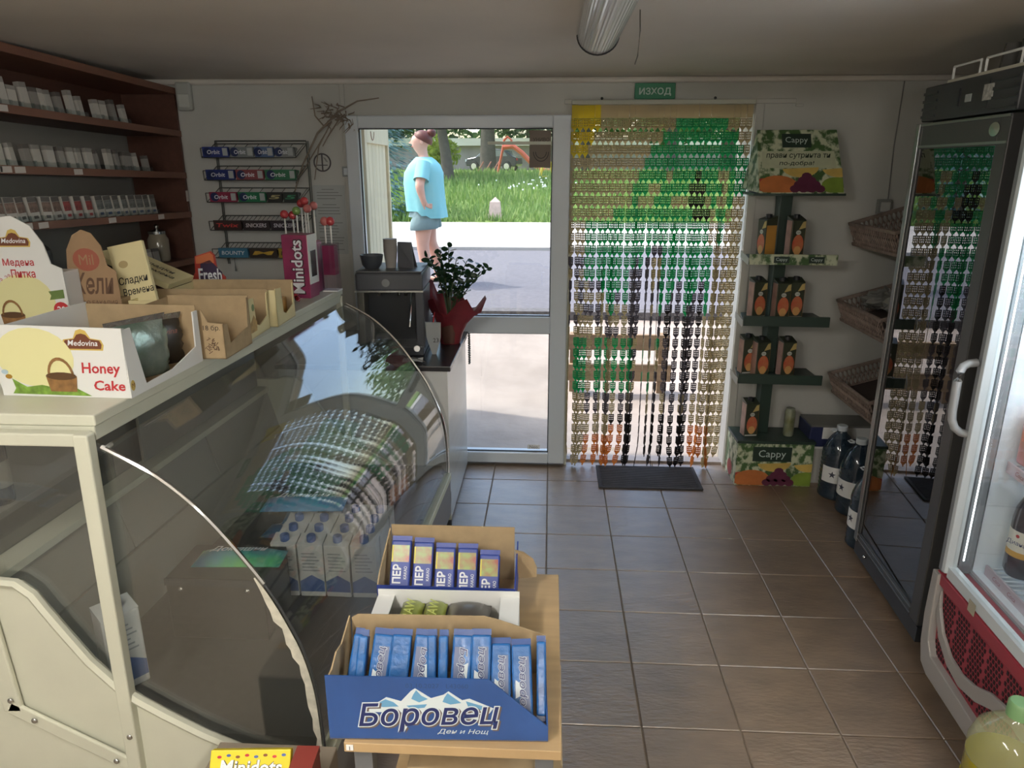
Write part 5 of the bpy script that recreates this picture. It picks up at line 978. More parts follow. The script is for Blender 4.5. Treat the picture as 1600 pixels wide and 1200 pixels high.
# ------------------------------------------------------------------ red and silver drinks fridge
cf = thing('drinks_fridge', 'silver and red lit drinks fridge with glass door at the right edge', 'fridge', (1.365, 1.86, 0), RZF)
sil = mat('fridge_silver', S(168, 170, 172), .35, metal=.2); sill = mat('fridge_pale', S(206, 214, 218), .35); redf = mat('fridge_red', S(150, 50, 62), .4); inw = mat('fridge_liner', S(226, 234, 240), .4); slate = mat('fridge_grey', S(128, 132, 136), .4)
XI = .55
m = MB(); m.box(.06, .65, .42, .44, .1, 2.0).box(.06, .65, -.44, -.42, .1, 2.0).box(.06, .65, -.42, .42, 1.95, 2.0).box(.06, .65, -.42, .42, .1, .46).box(.63, .65, -.42, .42, .46, 1.95); m.build('cabinet', sil, cf)
m = MB(); m.box(.065, .62, .405, .419, .462, 1.948).box(.065, .62, -.419, -.405, .462, 1.948).box(.61, .629, -.405, .405, .462, 1.948).box(.065, .61, -.405, .405, .462, .475).box(.065, .61, -.405, .405, 1.935, 1.948); m.build('liner', inw, cf)
# curved front frame
fp = [(-.03, .455), (-.05, .42), (-.055, .40), (.05, .385), (.05, .455)]
def frame(name, pts, z0, z1, mt, **k): return MB().prism([(x, y, z0) for x, y in pts], (0, 0, z1 - z0)).build(name, mt, cf, **k)
frame('front_post', [(.06, .452), (-.01, .452), (-.03, .435), (-.032, .405), (.06, .405)], .46, 1.98, slate, bevel=.004); frame('front_post', [(.06, -.452), (-.01, -.452), (-.03, -.435), (-.032, -.405), (.06, -.405)], .46, 1.98, slate, bevel=.004)
frame('door_stile', [(-.03, .404), (-.04, .395), (-.04, .375), (-.005, .37), (-.005, .404)], .475, 1.9, sill, bevel=.002); frame('door_stile', [(-.03, -.404), (-.04, -.395), (-.04, -.375), (-.005, -.37), (-.005, -.404)], .475, 1.9, sill)
MB().box(-.03, .0, -.375, .375, .462, .5).build('door_rail', sill, cf); MB().box(-.03, .0, -.375, .375, 1.86, 1.9).build('door_rail', sill, cf)
m = MB(); m.prism([(-.034, .4 * math.cos(t), 1.9 + .1 * math.sin(t)) for t in [math.pi * k / 16 for k in range(17)]], (.09, 0, 0)); m.build('arched_header', sil, cf)
MB().box(-.02, -.014, -.37, .37, .5, 1.86).build('door_glass', winglass, cf)
MB().tube([(.02, .392, .52), (.02, .392, 1.85)], .008, 8).build('light_strip', mat('led_strip', (.92, .97, 1), .4, emit=9), cf); MB().box(.008, .05, .385, .404, .5, 1.88).build('strip_channel', slate, cf)
MB().tube([(.02, -.392, .52), (.02, -.392, 1.85)], .008, 8).build('light_strip', mat('led_strip', (.9, .95, 1)), cf)
MB().tube([(-.035, .43, 1.2), (-.06, .428, 1.197), (-.076, .426, 1.188), (-.084, .424, 1.17), (-.087, .422, 1.14), (-.087, .42, 1.04), (-.084, .418, 1.01), (-.074, .415, .985), (-.055, .412, .97), (-.035, .41, .966)], .013, 10).build('handle', sil, cf, smooth=True)
# red lower panel
MB().box(-.035, .06, -.43, .43, .415, .458).build('red_band', redf, cf, bevel=.004)
MB().prism([(-.0, a, b) for a, b in ((.44, .455), (.40, .455), (.395, .28), (.385, .2), (.35, .16), (-.42, .13), (-.42, .08), (.36, .08), (.41, .1), (.435, .17), (.445, .28))], (-.045, 0, 0)).build('lower_frame', sill if False else mat('fridge_warmgrey', S(164, 160, 156), .4), cf, bevel=.004)
MB().prism([(.0, a, b) for a, b in ((.395, .413), (-.42, .413), (-.42, .13), (.35, .16), (.385, .2), (.395, .28))], (-.02, 0, 0)).build('grille_panel', redf, cf)
MB().prism([(-.021, a, b) for a, b in ((.39, .40), (.375, .34), (.33, .275), (.26, .232), (.18, .225), (.1, .245), (.02, .285), (-.1, .31), (-.25, .3), (-.25, .26), (-.1, .27), (0, .24), (.08, .2), (.18, .175), (.27, .19), (.35, .24), (.392, .31))], (-.012, 0, 0)).build('wave_ribbon', mat('fridge_warmgrey', (0, 0, 0)), cf, bevel=.003)
m = MB()
for k in range(46):
    for j in range(13):
        y = .375 - k * .0165 - (.008 if j % 2 else 0); z = .172 + j * .018
        if (k % 6) in (5,) : continue
        rib = .2 + .09 * math.sin((y - .1) * 8) ** 2
        m.obox((-.0212, y, z), (.0008, 0, 0), (0, .0045, 0), (0, 0, .0062))
tag(m.build('grille_holes', mat('hole_dark', S(40, 22, 26), .6), cf), kind='stuff')
for y in (-.38, .38): MB().box(.05, .6, y - .02, y + .02, 0, .1).build('foot', darkmetal, cf)
MB().box(-.0365, -.035, .17, .21, .445, .485).build('rating_sticker', mat('sticker_buff', S(170, 164, 144), .6), cf)
for z in (.505, .88, 1.27, 1.6):
    m = MB()
    for k in range(30): m.tube([(.1, .37 - k * .0255, z), (.6, .37 - k * .0255, z)], .0028, 4)
    m.tube([(.1, .385, z), (.1, -.385, z)], .005, 5); tag(m.build('wire_shelf', pvc, cf), kind='stuff')
    MB().box(.092, .098, -.385, .385, z - .03, z + .006).build('price_rail', mat('rail_lilac', S(200, 186, 196), .4), cf)
    for y in (.31, .22, .05): text('Coca', V((.0918, y, z - .012)), -Y, Z, redf, cf, w=.045, shear=.3)
# bottles in the fridge
cola = mat('cola_dark', S(60, 54, 60), .1, spec=.7); clab = mat('cola_label', S(226, 222, 208), .5); amber = mat('label_amber', S(206, 160, 70), .5); cappl = mat('cap_dark', S(60, 50, 60), .4)
def soda(loc, lab, mt, nm, tx):
    t = thing('soda_bottle', lab, 'bottle', loc, RZF, 'bottles in the lit fridge')
    MB().lathe([(.0, 0), (.04, 0), (.05, .02), (.05, .2), (.045, .235), (.02, .3), (.014, .32), (.014, .33)], 20).build('body', mt, t, smooth=True); MB().lathe([(.017, .328), (.017, .345)], 14).build('cap', cappl, t); MB().lathe([(.0505, .075), (.0505, .165)], 20).build('bottle_label', clab, t, smooth=True); MB().lathe([(.0508, .075), (.0508, .095)], 20).build('label_edge', amber, t, smooth=True)
    d_ = V((-.85, -.5, 0)).normalized(); text(tx, d_ * .0508 + V((0, 0, .125)), V((0, 0, 1)).cross(d_), Z, mat('label_navy', S(50, 60, 110), .5), t, w=.06, lift=.002); decal('label_star', ellp(.006, .006, n=8), d_ * .0508 + V((0, 0, .15)), V((0, 0, 1)).cross(d_), Z, red, t, .002)
Rm = Matrix.Rotation(RZF, 3, 'Z')
for k in range(5):
    p = V((1.365, 1.86, 0)) + Rm @ V((.17, .335 - k * .13, .5105)); soda(p, 'dark soda bottle with a white label on the bottom shelf, %s from the black fridge' % ordn[k], cola, 'cola', 'Диана')
for k in range(4):
    p = V((1.365, 1.86, 0)) + Rm @ V((.17, .32 - k * .16, .8855)); t = thing('drink_pack', 'pink shrink-wrapped drink pack on the second fridge shelf, %s from the black fridge' % ordn[k], 'drink pack', p, RZF, 'drink packs in the lit fridge')
    MB().box(-.06, .06, -.065, .065, 0, .2).build('wrap', two('pack_pink', (206, 150, 160), (190, 120, 100), 12), t, bevel=.012, seg=3); MB().box(-.0615, -.06, -.05, .05, .08, .17).build('label_print', mat('label_salmon', S(206, 120, 96), .5, var=(40, .3)), t)
# oil bottle on the floor at the right edge
ob = thing('oil_bottle', 'big bottle of yellow oil with green cap standing on the floor at right', 'bottle', (1.2, 1.575, .0045), R(20)); ob.scale = (1.12, 1.12, 1.2); oil = mat('oil_yellow', S(150, 140, 22), .08, spec=.7, var=(4, .1)); oilc = mat('oil_bottle_clear', S(178, 180, 140), .08, spec=.7, alpha=.45)
MB().lathe([(.0, 0), (.075, 0), (.085, .012), (.085, .14), (.078, .16), (.085, .18), (.085, .27)], 24).build('oil', oil, ob, smooth=True); MB().lathe([(.086, .268), (.086, .3), (.075, .335), (.05, .36), (.03, .375), (.022, .39)], 24).build('shoulder', oilc, ob, smooth=True)
MB().lathe([(.026, .385), (.026, .415), (.022, .42)], 16).build('cap', mat('oil_cap', S(120, 160, 110), .4), ob, smooth=True); MB().tube([(.02, -.01, .385), (.05, -.03, .375), (.07, -.045, .35), (.075, -.05, .32)], .011, 8).build('handle', mat('oil_cap', (0, 0, 0)), ob, smooth=True); MB().lathe([(.0865, .05), (.0865, .2)], 24).build('bottle_label', mat('oil_label', S(200, 190, 30), .4), ob, smooth=True)
d_ = V((-.75, -.66, 0)).rotated if False else V((-.9, -.43, 0)); text('Био', d_ * .088 + V((0, 0, .13)), Z.cross(d_), Z, ink, ob, w=.08)
fl_ = bpy.data.lights.new('fridge_light', 'AREA'); fl_.shape = 'RECTANGLE'; fl_.size = .7; fl_.size_y = .3; fl_.energy = 30; fl_.color = (.9, .96, 1); fo = bpy.data.objects.new('fridge_light', fl_); C.objects.link(fo); fo.parent = cf; fo.location = (.35, 0, 1.93)
# ------------------------------------------------------------------ outside: ground, road, pavement, grass
def tz(x, y):
    K = [(4.3, 0), (5.3, .02), (6.2, .22), (7.0, .42), (7.3, .45), (11.6, .5), (15.0, .63), (20, 1.0), (26, 1.42), (34, 1.45), (60, 1.6)]
    for (a, p), (b, q) in zip(K, K[1:]):
        if y <= b: return p + (q - p) * max(0, (y - a) / (b - a))
    return K[-1][1]
def strip(name, ys, x0, x1, mt, dz=0, jit=0, nx=14):
    m = MB(); random.seed(3); rows = [[(x0 + (x1 - x0) * k / nx, y, tz(0, y) + dz + random.uniform(-jit, jit)) for k in range(nx + 1)] for y in ys]
    low = [[(p[0], p[1], p[2] - .3) for p in r_] for r_ in rows]
    m.sheet(rows); m.sheet([r_[::-1] for r_ in low]); o = m.build(name, mt, None, smooth=True); o['kind'] = 'structure'; return o
def fr_(a, b, n): return [a + (b - a) * k / n for k in range(n + 1)]
strip('ground_1', fr_(4.36, 7.05, 20), -14, 14, mat('sandy_concrete', S(158, 148, 141), .9, var=(2.5, .16), bump=(12, .6)), 0, .012, 60)
strip('road_1', fr_(7.0, 11.62, 6), -40, 40, mat('asphalt', S(104, 102, 108), .85, var=(20, .12), bump=(60, .3)), .012)
strip('pavement_1', fr_(11.6, 15.05, 4), -40, 40, mat('pavement_pale', S(180, 176, 170), .9, var=(2, .08)), .05)
strip('lawn_1', fr_(15.0, 60, 40), -40, 40, mat('lawn_soil', S(104, 128, 60), .95, var=(.8, .25)), .03, .03, 60)
m = MB(); m.box(-40, 40, 6.85, 7.02, .3, .455); m.build('ground_2', mat('road_edge', S(96, 94, 96), .9, var=(30, .3), bump=(60, .6)))['kind'] = 'structure'
MB().box(-40, 40, 11.52, 11.62, .35, .56).build('trim_7', mat('kerb_stone', S(176, 172, 166), .8))['kind'] = 'structure'
# facade of the shop outside
m = MB(); m.box(-8, -1.15, YB + .125, YB + .3, -.1, 4).box(1.085, 8, YB + .125, YB + .3, -.1, 4).box(-1.15, 1.085, YB + .125, YB + .3, 2.07, 4); m.build('wall_facade', mat('facade_render', S(190, 182, 168), .9))['kind'] = 'structure'
MB().box(-8, 8, -3.5, YB + .7, 4, 4.2).build('roof_1', mat('roof_grey', S(120, 110, 104), .9))['kind'] = 'structure'
# grass blades
random.seed(31); m = MB()
for k in range(15000):
    y = 15.1 + 12.5 * random.random() ** 1.35; x = random.uniform(-.36 * y - 1, .36 * y + 2.2) * .7 - .4; z = tz(x, y) + .02; h = random.uniform(.1, .26) * (1.25 if y > 18 else .9); a = random.uniform(0, 3.14); wd = .012 + .0012 * y; l = random.uniform(-.08, .08)
    m.c = random.choice((S(126, 156, 78), S(106, 140, 66), S(150, 172, 100), S(116, 148, 80)))
    m.add([(x - wd * math.cos(a), y - wd * math.sin(a), z), (x + wd * math.cos(a), y + wd * math.sin(a), z), (x + l, y + l, z + h)], [(0, 1, 2)])
tag(m.build('grass', mat('grass_blade', (.3, .5, .1), .6, attr='col', trl=.4)), 'long bright green grass on the lawn across the road', 'grass', kind='stuff')
m = MB(); wf = mat('white_flower', S(236, 238, 232), .6)
for k in range(40):
    x, y = random.gauss(-.55, .6), random.uniform(19, 22); m.ball((x, y, tz(x, y) + random.uniform(.22, .34)), .025, 5)
tag(m.build('wild_flowers', wf), 'sprinkling of small white flowers in the grass', 'flowers', kind='stuff')
# trees
bark = mat('tree_bark', S(92, 84, 76), .9, bump=(14, .6), var=(6, .2))
def foliage_mesh(n, cen, rad, size, cols, seed):
    random.seed(seed); m = MB()
    for k in range(n):
        d = V((random.gauss(0, 1), random.gauss(0, 1), random.gauss(0, 1))).normalized() * random.random() ** .45
        p = V((cen[0] + d.x * rad[0], cen[1] + d.y * rad[1], cen[2] + d.z * rad[2])); a = V((random.gauss(0, 1), random.gauss(0, 1), random.gauss(0, .6))).normalized(); b = a.cross(V((random.gauss(0, 1), random.gauss(0, 1), random.gauss(0, 1)))).normalized(); s_ = size * random.uniform(.6, 1.4)
        m.c = random.choice(cols); m.add([p - a * s_, p + b * s_ * .5, p + a * s_, p - b * s_ * .5], [(0, 1, 2, 3)])
    return m
lfm = mat('tree_leaf', (.2, .4, .1), .6, attr='col', trl=.45)
G1 = [S(86, 128, 62), S(108, 148, 72), S(70, 108, 58), S(132, 164, 90)]; G2 = [S(78, 118, 66), S(60, 96, 58), S(98, 134, 76)]; GS = [S(104, 140, 142), S(124, 158, 158), S(86, 120, 124), S(140, 170, 166)]
def tree(label, x, y, h, r0, rad, cz, cols, n, size, lean=0, nm='tree'):
    z = tz(x, y); t = thing(nm, label, 'tree', (x, y, z)); MB().tube([(0, 0, -.1), (lean * .3, 0, h * .35), (lean * .7, 0, h * .7), (lean, 0, h)], [r0 * 1.2, r0, r0 * .85, r0 * .5], 10).build('trunk', bark, t, smooth=True)
    for k in range(5): a = k * 1.26; MB().tube([(lean * .75, 0, h * .75), (lean + rad[0] * .35 * math.cos(a), rad[1] * .35 * math.sin(a), h), (lean + rad[0] * .7 * math.cos(a), rad[1] * .7 * math.sin(a), h * 1.15)], [r0 * .4, r0 * .28, r0 * .1], 6).build('branch', bark, t, smooth=True)
    tag(foliage_mesh(n, (lean, 0, cz), rad, size, cols, int(x * 10 + y)).build('foliage', lfm, t), kind='stuff')
tree('leaning tree with a grey trunk left of the parked car', -3.3, 24, 2.6, .17, (2.6, 2.4, 1.6), 3.5, G1, 3200, .16, -.35)
tree('straight dark tree trunk in front of the parked car', -2.9, 34, 3.4, .34, (5.0, 3, 2.2), 5.2, G2, 3800, .2)
tree('leafy tree at the right behind the slide', 1.6, 38, 3.6, .3, (5, 3.5, 2.6), 5.0, G1, 3800, .22)
tree('broad tree in the far background on the right', 7.5, 33, 3.5, .3, (5.5, 3.5, 3), 4.2, G1, 3800, .22)
tree('tree in the far background right of the doorway view', 4.2, 27, 3, .22, (3.2, 2.5, 2.6), 3.6, G2, 3200, .17)
for k, (x, y, w_, h_, cols, lab) in enumerate(((-9, 44, 5.5, 3.2, G2, 'dark bush row above the far wall at left'), (-1.5, 47, 5.5, 3.6, G2, 'dark bush row above the middle of the far wall'), (5.5, 46, 6, 3.6, G1, 'bush row above the right of the far wall'), (14, 44, 6.5, 4.2, G1, 'large bush at the far right'), (-19, 43, 6, 5, G2, 'large bush at the far left'))):
    t = thing('bush', lab, 'bush', (x, y, tz(x, y))); tag(foliage_mesh(2600, (0, 0, h_), (w_, 2, h_ * .75), .26, cols, k + 50).build('foliage', lfm, t), kind='stuff'); MB().tube([(0, 0, 0), (0, 0, h_)], .15, 6).build('stem', bark, t)
t = thing('bush', 'small yellow-green bush at the foot of the leaning tree', 'bush', (-3.75, 25, tz(0, 25))); tag(foliage_mesh(900, (0, 0, .85), (.7, .6, .6), .09, [S(176, 190, 84), S(150, 172, 76)], 77).build('foliage', lfm, t), kind='stuff'); MB().tube([(0, 0, 0), (0, 0, .5)], .05, 6).build('stem', bark, t)
# blue spruce behind the shutter
sp = thing('spruce', 'blue-green spruce tree beside the standing person', 'tree', (-3.75, 16.2, tz(0, 16.2))); MB().tube([(0, 0, 0), (0, 0, 4.6)], [.14, .03], 8).build('trunk', bark, sp)
random.seed(44); m = MB()
for k in range(5200):
    h = 4.7 * random.random() ** .8; lay = (h * 2.6) % 1; rad = (1.55 * (1 - h / 4.9)) * (.55 + .45 * (1 - lay)); a = random.uniform(0, 6.283); q = rad * random.random() ** .4
    p = V((q * math.cos(a), q * math.sin(a), h - q * .18)); d = V((math.cos(a), math.sin(a), -.35)).normalized(); b = d.cross(V((0, 0, 1))).normalized(); s_ = random.uniform(.06, .12); m.c = random.choice(GS)
    m.add([p - d * s_, p + b * s_ * .35, p + d * s_, p - b * s_ * .35], [(0, 1, 2, 3)])
tag(m.build('foliage', lfm, sp), kind='stuff')
# far wall and low building
wl = thing('boundary_wall', 'long weathered concrete wall with a pale cap behind the park', 'wall', (0, 43, 1.4)); MB().box(-16, 14, 0, .4, 0, 1.45).build('wall_body', mat('old_concrete', S(150, 142, 140), .9, var=(.7, .2), bump=(3, .3)), wl); MB().box(-16, 14, -.25, .7, 1.45, 1.85).build('cap', mat('pale_cap', S(214, 208, 196), .8, var=(1, .06)), wl)
# car
ca = thing('car', 'dark parked car in front of the far wall', 'car', (-3.1, 40, tz(0, 40)), R(-14)); ca.scale = (.72, .72, .78); carp = mat('car_paint', S(44, 54, 62), .2, coat=.6); cg = mat('car_glass', S(108, 122, 128), .08, spec=.8)
prof = [(-1.9, .35), (-1.95, .62), (-1.8, .82), (-1.15, .92), (-.55, 1.35), (.35, 1.45), (1.1, 1.38), (1.65, .98), (1.92, .88), (1.98, .5), (1.9, .32)]
MB().prism([(x, -.82, z) for x, z in prof], (0, 1.64, 0)).build('body', carp, ca, bevel=.07, seg=3)
for P in ([(-1.0, .95), (-.5, 1.29), (.0, 1.35), (.0, .95)], [(.06, .95), (.06, 1.35), (.65, 1.35), (1.05, 1.28), (1.3, .98)]): MB().prism([(x, -.832, z) for x, z in P], (0, .02, 0)).build('side_window', cg, ca)
MB().prism([(-1.12, -.7, .955), (-1.12, .7, .955), (-.57, .62, 1.345), (-.57, -.62, 1.345)], (-.02, 0, .012)).build('windscreen', cg, ca)
for x in (-1.25, 1.25):
    for y in (-.83, .83):
        w_ = MB().lathe([(.0, -.09), (.32, -.09), (.34, 0), (.32, .09), (0, .09)], 18).build('wheel', blackp, ca, smooth=True); w_.matrix_local = Matrix.Translation((x, y, .33)) @ Matrix.Rotation(R(90), 4, 'X'); h_ = MB().lathe([(.0, -.1), (.2, -.1), (.2, .1), (0, .1)], 14).build('hub', metal, w_)
MB().box(1.9, 2.0, -.75, -.5, .7, .85).build('tail_light', red, ca); MB().box(-1.96, -1.86, -.75, -.45, .62, .78).build('headlight', pvc, ca)
# slide, swing seat
sl_ = thing('slide', 'orange-red playground slide on the lawn', 'slide', (-1.9, 29.5, tz(0, 29.5))); orr = mat('slide_red', S(196, 96, 72), .4, var=(3, .1))
P = [(0, 0, .95), (.35, 0, 1.0), (.7, 0, .75), (1.1, 0, .35), (1.5, 0, .1), (1.8, 0, .06)]
m = MB()
for s_ in (-.22, .22): m.tube([(x, s_, z + .08) for x, y, z in P], .09, 8)
m.build('side_rail', orr, sl_, smooth=True); MB().sheet([[(x, -.22, z), (x, .22, z)] for x, y, z in P] + [[(x, -.22, z - .03), (x, .22, z - .03)] for x, y, z in P[::-1]]).build('chute', orr, sl_)
for s_ in (-.22, .22): MB().tube([(-.25, s_, 0), (-.05, s_, .9), (.02, s_, 1.3), (.15, s_, 1.42), (.3, s_, 1.3), (.32, s_, .98)], .035, 7).build('hoop', orr, sl_, smooth=True)
for k in range(4): MB().tube([(-.2 + k * .045, -.22, .2 + k * .2), (-.2 + k * .045, .22, .2 + k * .2)], .025, 6).build('rung', orr, sl_)
for a in (-.5, -.8, -1.1): MB().tube([(a, 0, 0), (a + .3, .1, .5)], .025, 6).build('climbing_bar', mat('bar_rust', S(140, 92, 76), .6), sl_)
yw = thing('spring_rider', 'yellow playground rider at the edge of the lawn', 'spring rider', (-.18, 24.5, tz(0, 24.5))); ylw = mat('rider_yellow', S(226, 196, 60), .4)
MB().tube([(-.22, 0, .15), (-.12, 0, .5), (0, 0, .62), (.14, 0, .55), (.2, 0, .2)], .05, 8).build('frame', ylw, yw, smooth=True); MB().box(-.2, .3, -.15, .15, .1, .15).build('seat', ylw, yw, bevel=.02); MB().tube([(.1, 0, -.05), (.1, 0, .1)], .04, 8).build('spring', darkmetal, yw)
for k in range(2): pass
# bollard
bo = thing('stone_bollard', 'small pale stone bollard with a pyramid top at the lawn edge', 'bollard', (-1.18, 15.5, tz(0, 15.5))); stn = mat('bollard_stone', S(196, 172, 160), .9, var=(10, .15), bump=(20, .4))
MB().prism([(-.145, -.13, -.05), (.145, -.13, -.05), (.145, .13, -.05), (-.145, .13, -.05)], (0, 0, .2)).build('foot', stn, bo); m = MB(); m.add([(-.13, -.11, .15), (.13, -.11, .15), (.13, .11, .15), (-.13, .11, .15), (-.105, -.09, .4), (.105, -.09, .4), (.105, .09, .4), (-.105, .09, .4), (0, 0, .5)], [(0, 3, 2, 1), (0, 1, 5, 4), (1, 2, 6, 5), (2, 3, 7, 6), (3, 0, 4, 7), (4, 5, 8), (5, 6, 8), (6, 7, 8), (7, 4, 8)]); m.build('shaft', stn, bo)
# timber barrier in front of the doorway
bn = thing('plank_bench', 'weathered two-plank timber barrier outside the doorway', 'bench', (.55, 5.5, 0)); plk = mat('old_plank', S(150, 128, 104), .8, var=(3, .2, (1, 8, 8)))
for z0, z1, x0, x1 in ((.425, .548, -.43, .375), (.175, .308, -.43, .4)): MB().box(x0, x1, -.02, .02, z0, z1).build('plank', plk, bn, bevel=.004)
for x in (-.36, .33): MB().box(x - .03, x + .03, .021, .07, 0, .55).build('post', plk, bn)
# open wooden shutter outside the window
sh_ = thing('wooden_shutter', 'cream boarded wooden shutter door standing open outside the window', 'shutter', (-1.155, YB + .31, .03), R(92)); shm = mat('shutter_cream', S(222, 212, 184), .6, var=(4, .1, (8, 8, .5)))
for k in range(6): MB().box(.03 + k * .115, .14 + k * .115, -.012, .012, .12, 2.02).build('board', shm, sh_, bevel=.004)
for z0, z1 in ((.0, .118), (.85, .95), (1.9, 2.05)): MB().box(.0, .74, -.03, -.013, z0, z1).build('rail', shm, sh_, bevel=.003)
MB().box(-.03, .028, -.03, .03, 0, 2.06).build('stile', shm, sh_, bevel=.003); MB().box(.722, .76, -.03, .03, 0, 2.02).build('stile', shm, sh_, bevel=.003)
MB().tube([(.2 + .05 * math.cos(a), -.03, 1.97 + .05 * math.sin(a)) for a in [math.pi + math.pi * k / 8 for k in range(9)]], .004, 5).build('pull_ring', mat('cord_brown', S(140, 100, 74), .6), sh_)
# ------------------------------------------------------------------ the person outside
def skin_mesh(name, verts, edges, radii, root, mt, parent, sub=2):
    me = bpy.data.meshes.new(name); me.from_pydata(verts, edges, []); o = bpy.data.objects.new(name, me); C.objects.link(o)
    mo = o.modifiers.new('s', 'SKIN'); mo.use_smooth_shade = True; mo.branch_smoothing = .6
    for i, r_ in enumerate(radii):
        d = me.skin_vertices[0].data[i]; d.radius = r_ if isinstance(r_, tuple) else (r_, r_); d.use_root = (i == root)
    sb = o.modifiers.new('u', 'SUBSURF'); sb.levels = sub; sb.render_levels = sub
    dg = bpy.context.evaluated_depsgraph_get(); nm = bpy.data.meshes.new_from_object(o.evaluated_get(dg)); bpy.data.objects.remove(o)
    nm.materials.clear(); nm.materials.append(mt); nm.shade_smooth(); nm.name = name; ob = bpy.data.objects.new(name, nm); C.objects.link(ob); ob.parent = parent; return ob
PX, PY = -1.46, 8.4; PZ = tz(0, 8.4) + .014
pe = thing('person', 'person in aqua T-shirt and grey shorts standing outside with hand on hip', 'person', (PX, PY, PZ), R(6)); pe.scale = (.985, .985, .975)
skinm = mat('skin', S(226, 176, 156), .5, var=(14, .06)); hairm = mat('hair_auburn', S(92, 38, 28), .5, var=(30, .3)); tee = mat('tshirt_aqua', S(140, 210, 216), .8, bump=(9, .4)); shrt = mat('shorts_grey', S(126, 152, 156), .8, bump=(14, .3))
# local frame: faces -x, camera looks along +y, so the nearer side (her left) is at -y
vs = []; es = []; rs = []
def jn(p, r_, to=None):
    vs.append(p); rs.append(r_)
    if to is not None: es.append((to, len(vs) - 1))
    return len(vs) - 1
hip = jn((.02, 0, .92), (.15, .17)); wa = jn((.0, 0, 1.08), (.15, .16), hip); ch = jn((.02, 0, 1.26), (.15, .17), wa); nk0 = jn((.03, 0, 1.40), (.09, .1), ch); nk = jn((.035, 0, 1.47), .05, nk0); hd0 = jn((-.022, 0, 1.55), (.078, .088), nk); hd1 = jn((-.006, 0, 1.615), (.1, .125), hd0); hd2 = jn((.008, 0, 1.69), (.085, .1), hd1)
for s_ in (-1, 1):
    sh1 = jn((.03, .15 * s_, 1.36), .062, nk0)
    if s_ < 0: el = jn((-.02, -.25, 1.13), .056, sh1); wr_ = jn((.02, -.215, .95), .037, el); pm = jn((.06, -.185, .91), (.02, .032), wr_)
    else: el = jn((-.05, .24, 1.14), .045, sh1); wr_ = jn((-.0, .2, .95), .03, el); pm = jn((.03, .18, .91), (.02, .032), wr_)
    for q in range(4):
        a = jn((pm and vs[pm][0] + .035, vs[pm][1] + .012 * s_ * 0 - .004, vs[pm][2] + .022 - q * .015), .0095, pm); b = jn((vs[a][0] + .032 - .004 * abs(q - 1.4), vs[a][1] - .01 * s_, vs[a][2] - .006), .0085, a); jn((vs[b][0] + .02 - .003 * q, vs[b][1] - .014 * s_, vs[b][2] - .008), .007, b)
    a = jn((vs[wr_][0] + .0, vs[wr_][1] - .01 * s_, vs[wr_][2] - .045), .011, wr_); jn((vs[a][0] + .012, vs[a][1] - .004, vs[a][2] - .035), .009, a)
    kx = -.03 if s_ < 0 else .1
    th0 = jn((.02, .095 * s_, .84), (.14, .11), hip); kn = jn((kx * .6, .1 * s_, .47), (.078, .066), th0); cf_ = jn((kx + .03, .1 * s_, .33), (.074, .06), kn); an = jn((kx + .035, .1 * s_, .09), .037, cf_); hl = jn((kx + .05, .1 * s_, .035), .035, an); ft = jn((kx - .06, .11 * s_, .03), (.035, .028), hl); jn((kx - .14, .115 * s_, .022), (.035, .02), ft)
body = skin_mesh('body', vs, es, rs, 0, skinm, pe)
# face details
MB().add([(-.1, -.014, 1.592), (-.1, .014, 1.592), (-.142, 0, 1.594), (-.1, 0, 1.645)], [(0, 1, 2), (0, 2, 3), (1, 3, 2)]).build('nose', skinm, pe, smooth=True)
for s_ in (-1, 1): MB().ell((-.094, .03 * s_, 1.635), (.012, .014, .009), 8, 5).build('eye', mat('eye_white', S(220, 214, 208), .3), pe, smooth=True); MB().ell((.012, .088 * s_, 1.61), (.02, .01, .032), 10, 6).build('ear', skinm, pe, smooth=True)
MB().ell((-.098, 0, 1.558), (.014, .026, .008), 10, 5).build('mouth', mat('lips', S(190, 110, 104), .5), pe, smooth=True)
random.seed(17)
m = MB(); rows = []
for i in range(10):
    ring_ = []
    for k in range(20):
        b = 2 * math.pi * k / 20; q = .5 + .5 * math.cos(b); a = math.pi * (.27 + .42 * q ** .7) * i / 9     # q = 1 at the back, 0 at the forehead
        ring_.append((.014 + .118 * math.sin(a) * math.cos(b), .098 * math.sin(a) * math.sin(b), 1.63 + .108 * math.cos(a)))
    rows.append(ring_)
m.sheet(rows, True); hh = m.build('hair', hairm, pe, smooth=2.0)
m = MB().ell((.115, 0, 1.705), (.055, .055, .05), 12, 8); m.v = [tuple(V(v) + V((random.uniform(-.006, .006),) * 3)) for v in m.v]; m.build('hair_bun', hairm, hh, smooth=2.0)
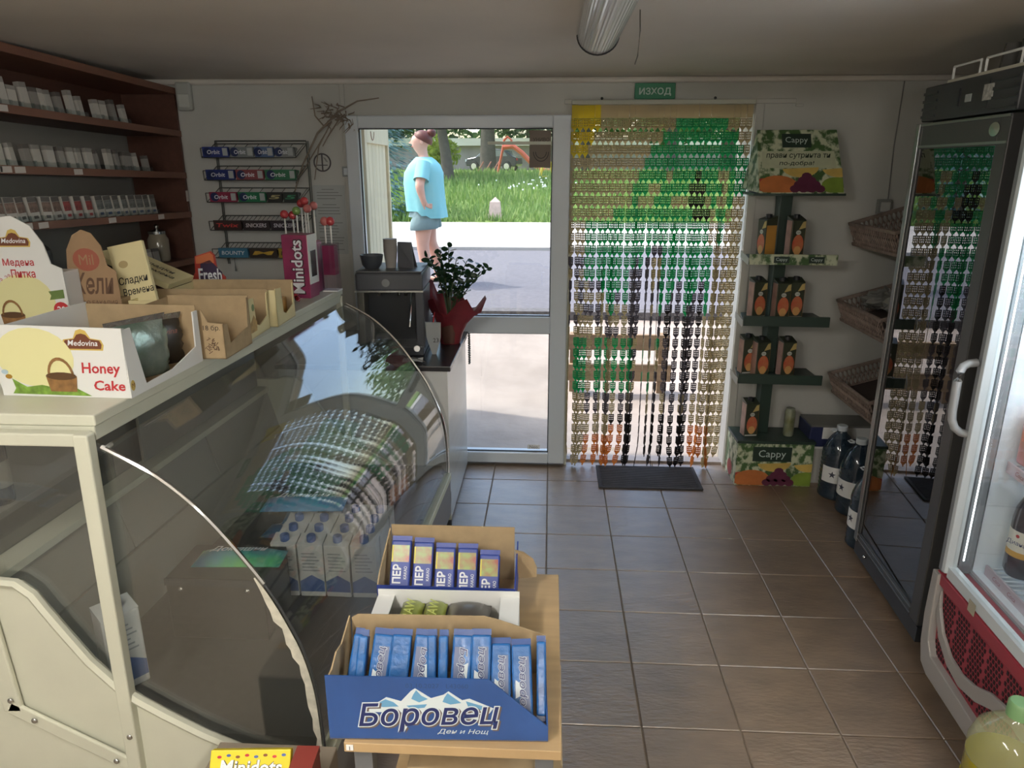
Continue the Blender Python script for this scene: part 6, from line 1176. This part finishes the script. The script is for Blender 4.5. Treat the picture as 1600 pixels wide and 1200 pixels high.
# clothing
m = MB(); rows = []; ring = [2 * math.pi * k / 28 for k in range(28)]
for z, cx, rx, ry, wob in ((1.445, .025, .07, .075, 0), (1.41, .03, .105, .15, 0), (1.36, .03, .145, .2, .0), (1.27, .02, .185, .2, .004), (1.16, .015, .195, .2, .006), (1.02, .025, .2, .205, .01), (.9, .035, .205, .21, .014), (.8, .045, .215, .215, .02)):
    rows.append([(cx + (rx * (1.24 - .36 * (1.36 - z)) + wob * math.sin(6 * a)) * math.cos(a), (ry + wob * math.cos(7 * a)) * math.sin(a), z + (-.03 if math.cos(a) > .2 and z < .85 else .045 if math.cos(a) < -.4 and z < .85 else 0)) for a in ring])
m.sheet(rows, True); shirt = m.build('t_shirt', tee, pe, smooth=2.0)
for s_ in (-1, 1):
    A, B = V((.03, .13 * s_, 1.375)), V((-.0, .222 * s_, 1.19)); ax = (B - A).normalized(); p1 = ax.cross(X).normalized(); p2 = ax.cross(p1); rows = []
    for f, r_ in ((0, .085), (.35, .088), (.7, .085), (1, .088)): rows.append([A.lerp(B, f) + (p1 * math.cos(a) + p2 * math.sin(a)) * r_ for a in ring[::2]])
    MB().sheet(rows, True).build('sleeve', tee, shirt, smooth=2.0)
m = MB(); rows = []
for z, rx, ry in ((.96, .175, .19), (.86, .185, .2), (.78, .185, .205)): rows.append([(.03 + rx * (1.0 if z > .8 else 1.1) * math.cos(a), ry * .95 * math.sin(a), z) for a in ring])
m.sheet(rows, True); sh2 = m.build('shorts', shrt, pe, smooth=2.0)
for s_ in (-1, 1):
    kx = -.03 if s_ < 0 else .1; rows = []
    for z, cx, r_ in ((.84, .03, .1), (.74, .02 + kx * .1, .122), (.655, .015 + kx * .2, .125), (.64, .015 + kx * .2, .118)): rows.append([(cx + r_ * 1.34 * math.cos(a), .097 * s_ + r_ * .9 * math.sin(a), z + .012 * math.cos(a)) for a in ring[::2]])
    MB().sheet(rows, True).build('shorts_leg', shrt, sh2, smooth=2.0)
    MB().ell((kx - .05, .112 * s_, .018), (.13, .05, .018), 14, 6).build('sandal', mat('sandal_brown', S(120, 90, 74), .6), pe, smooth=True)
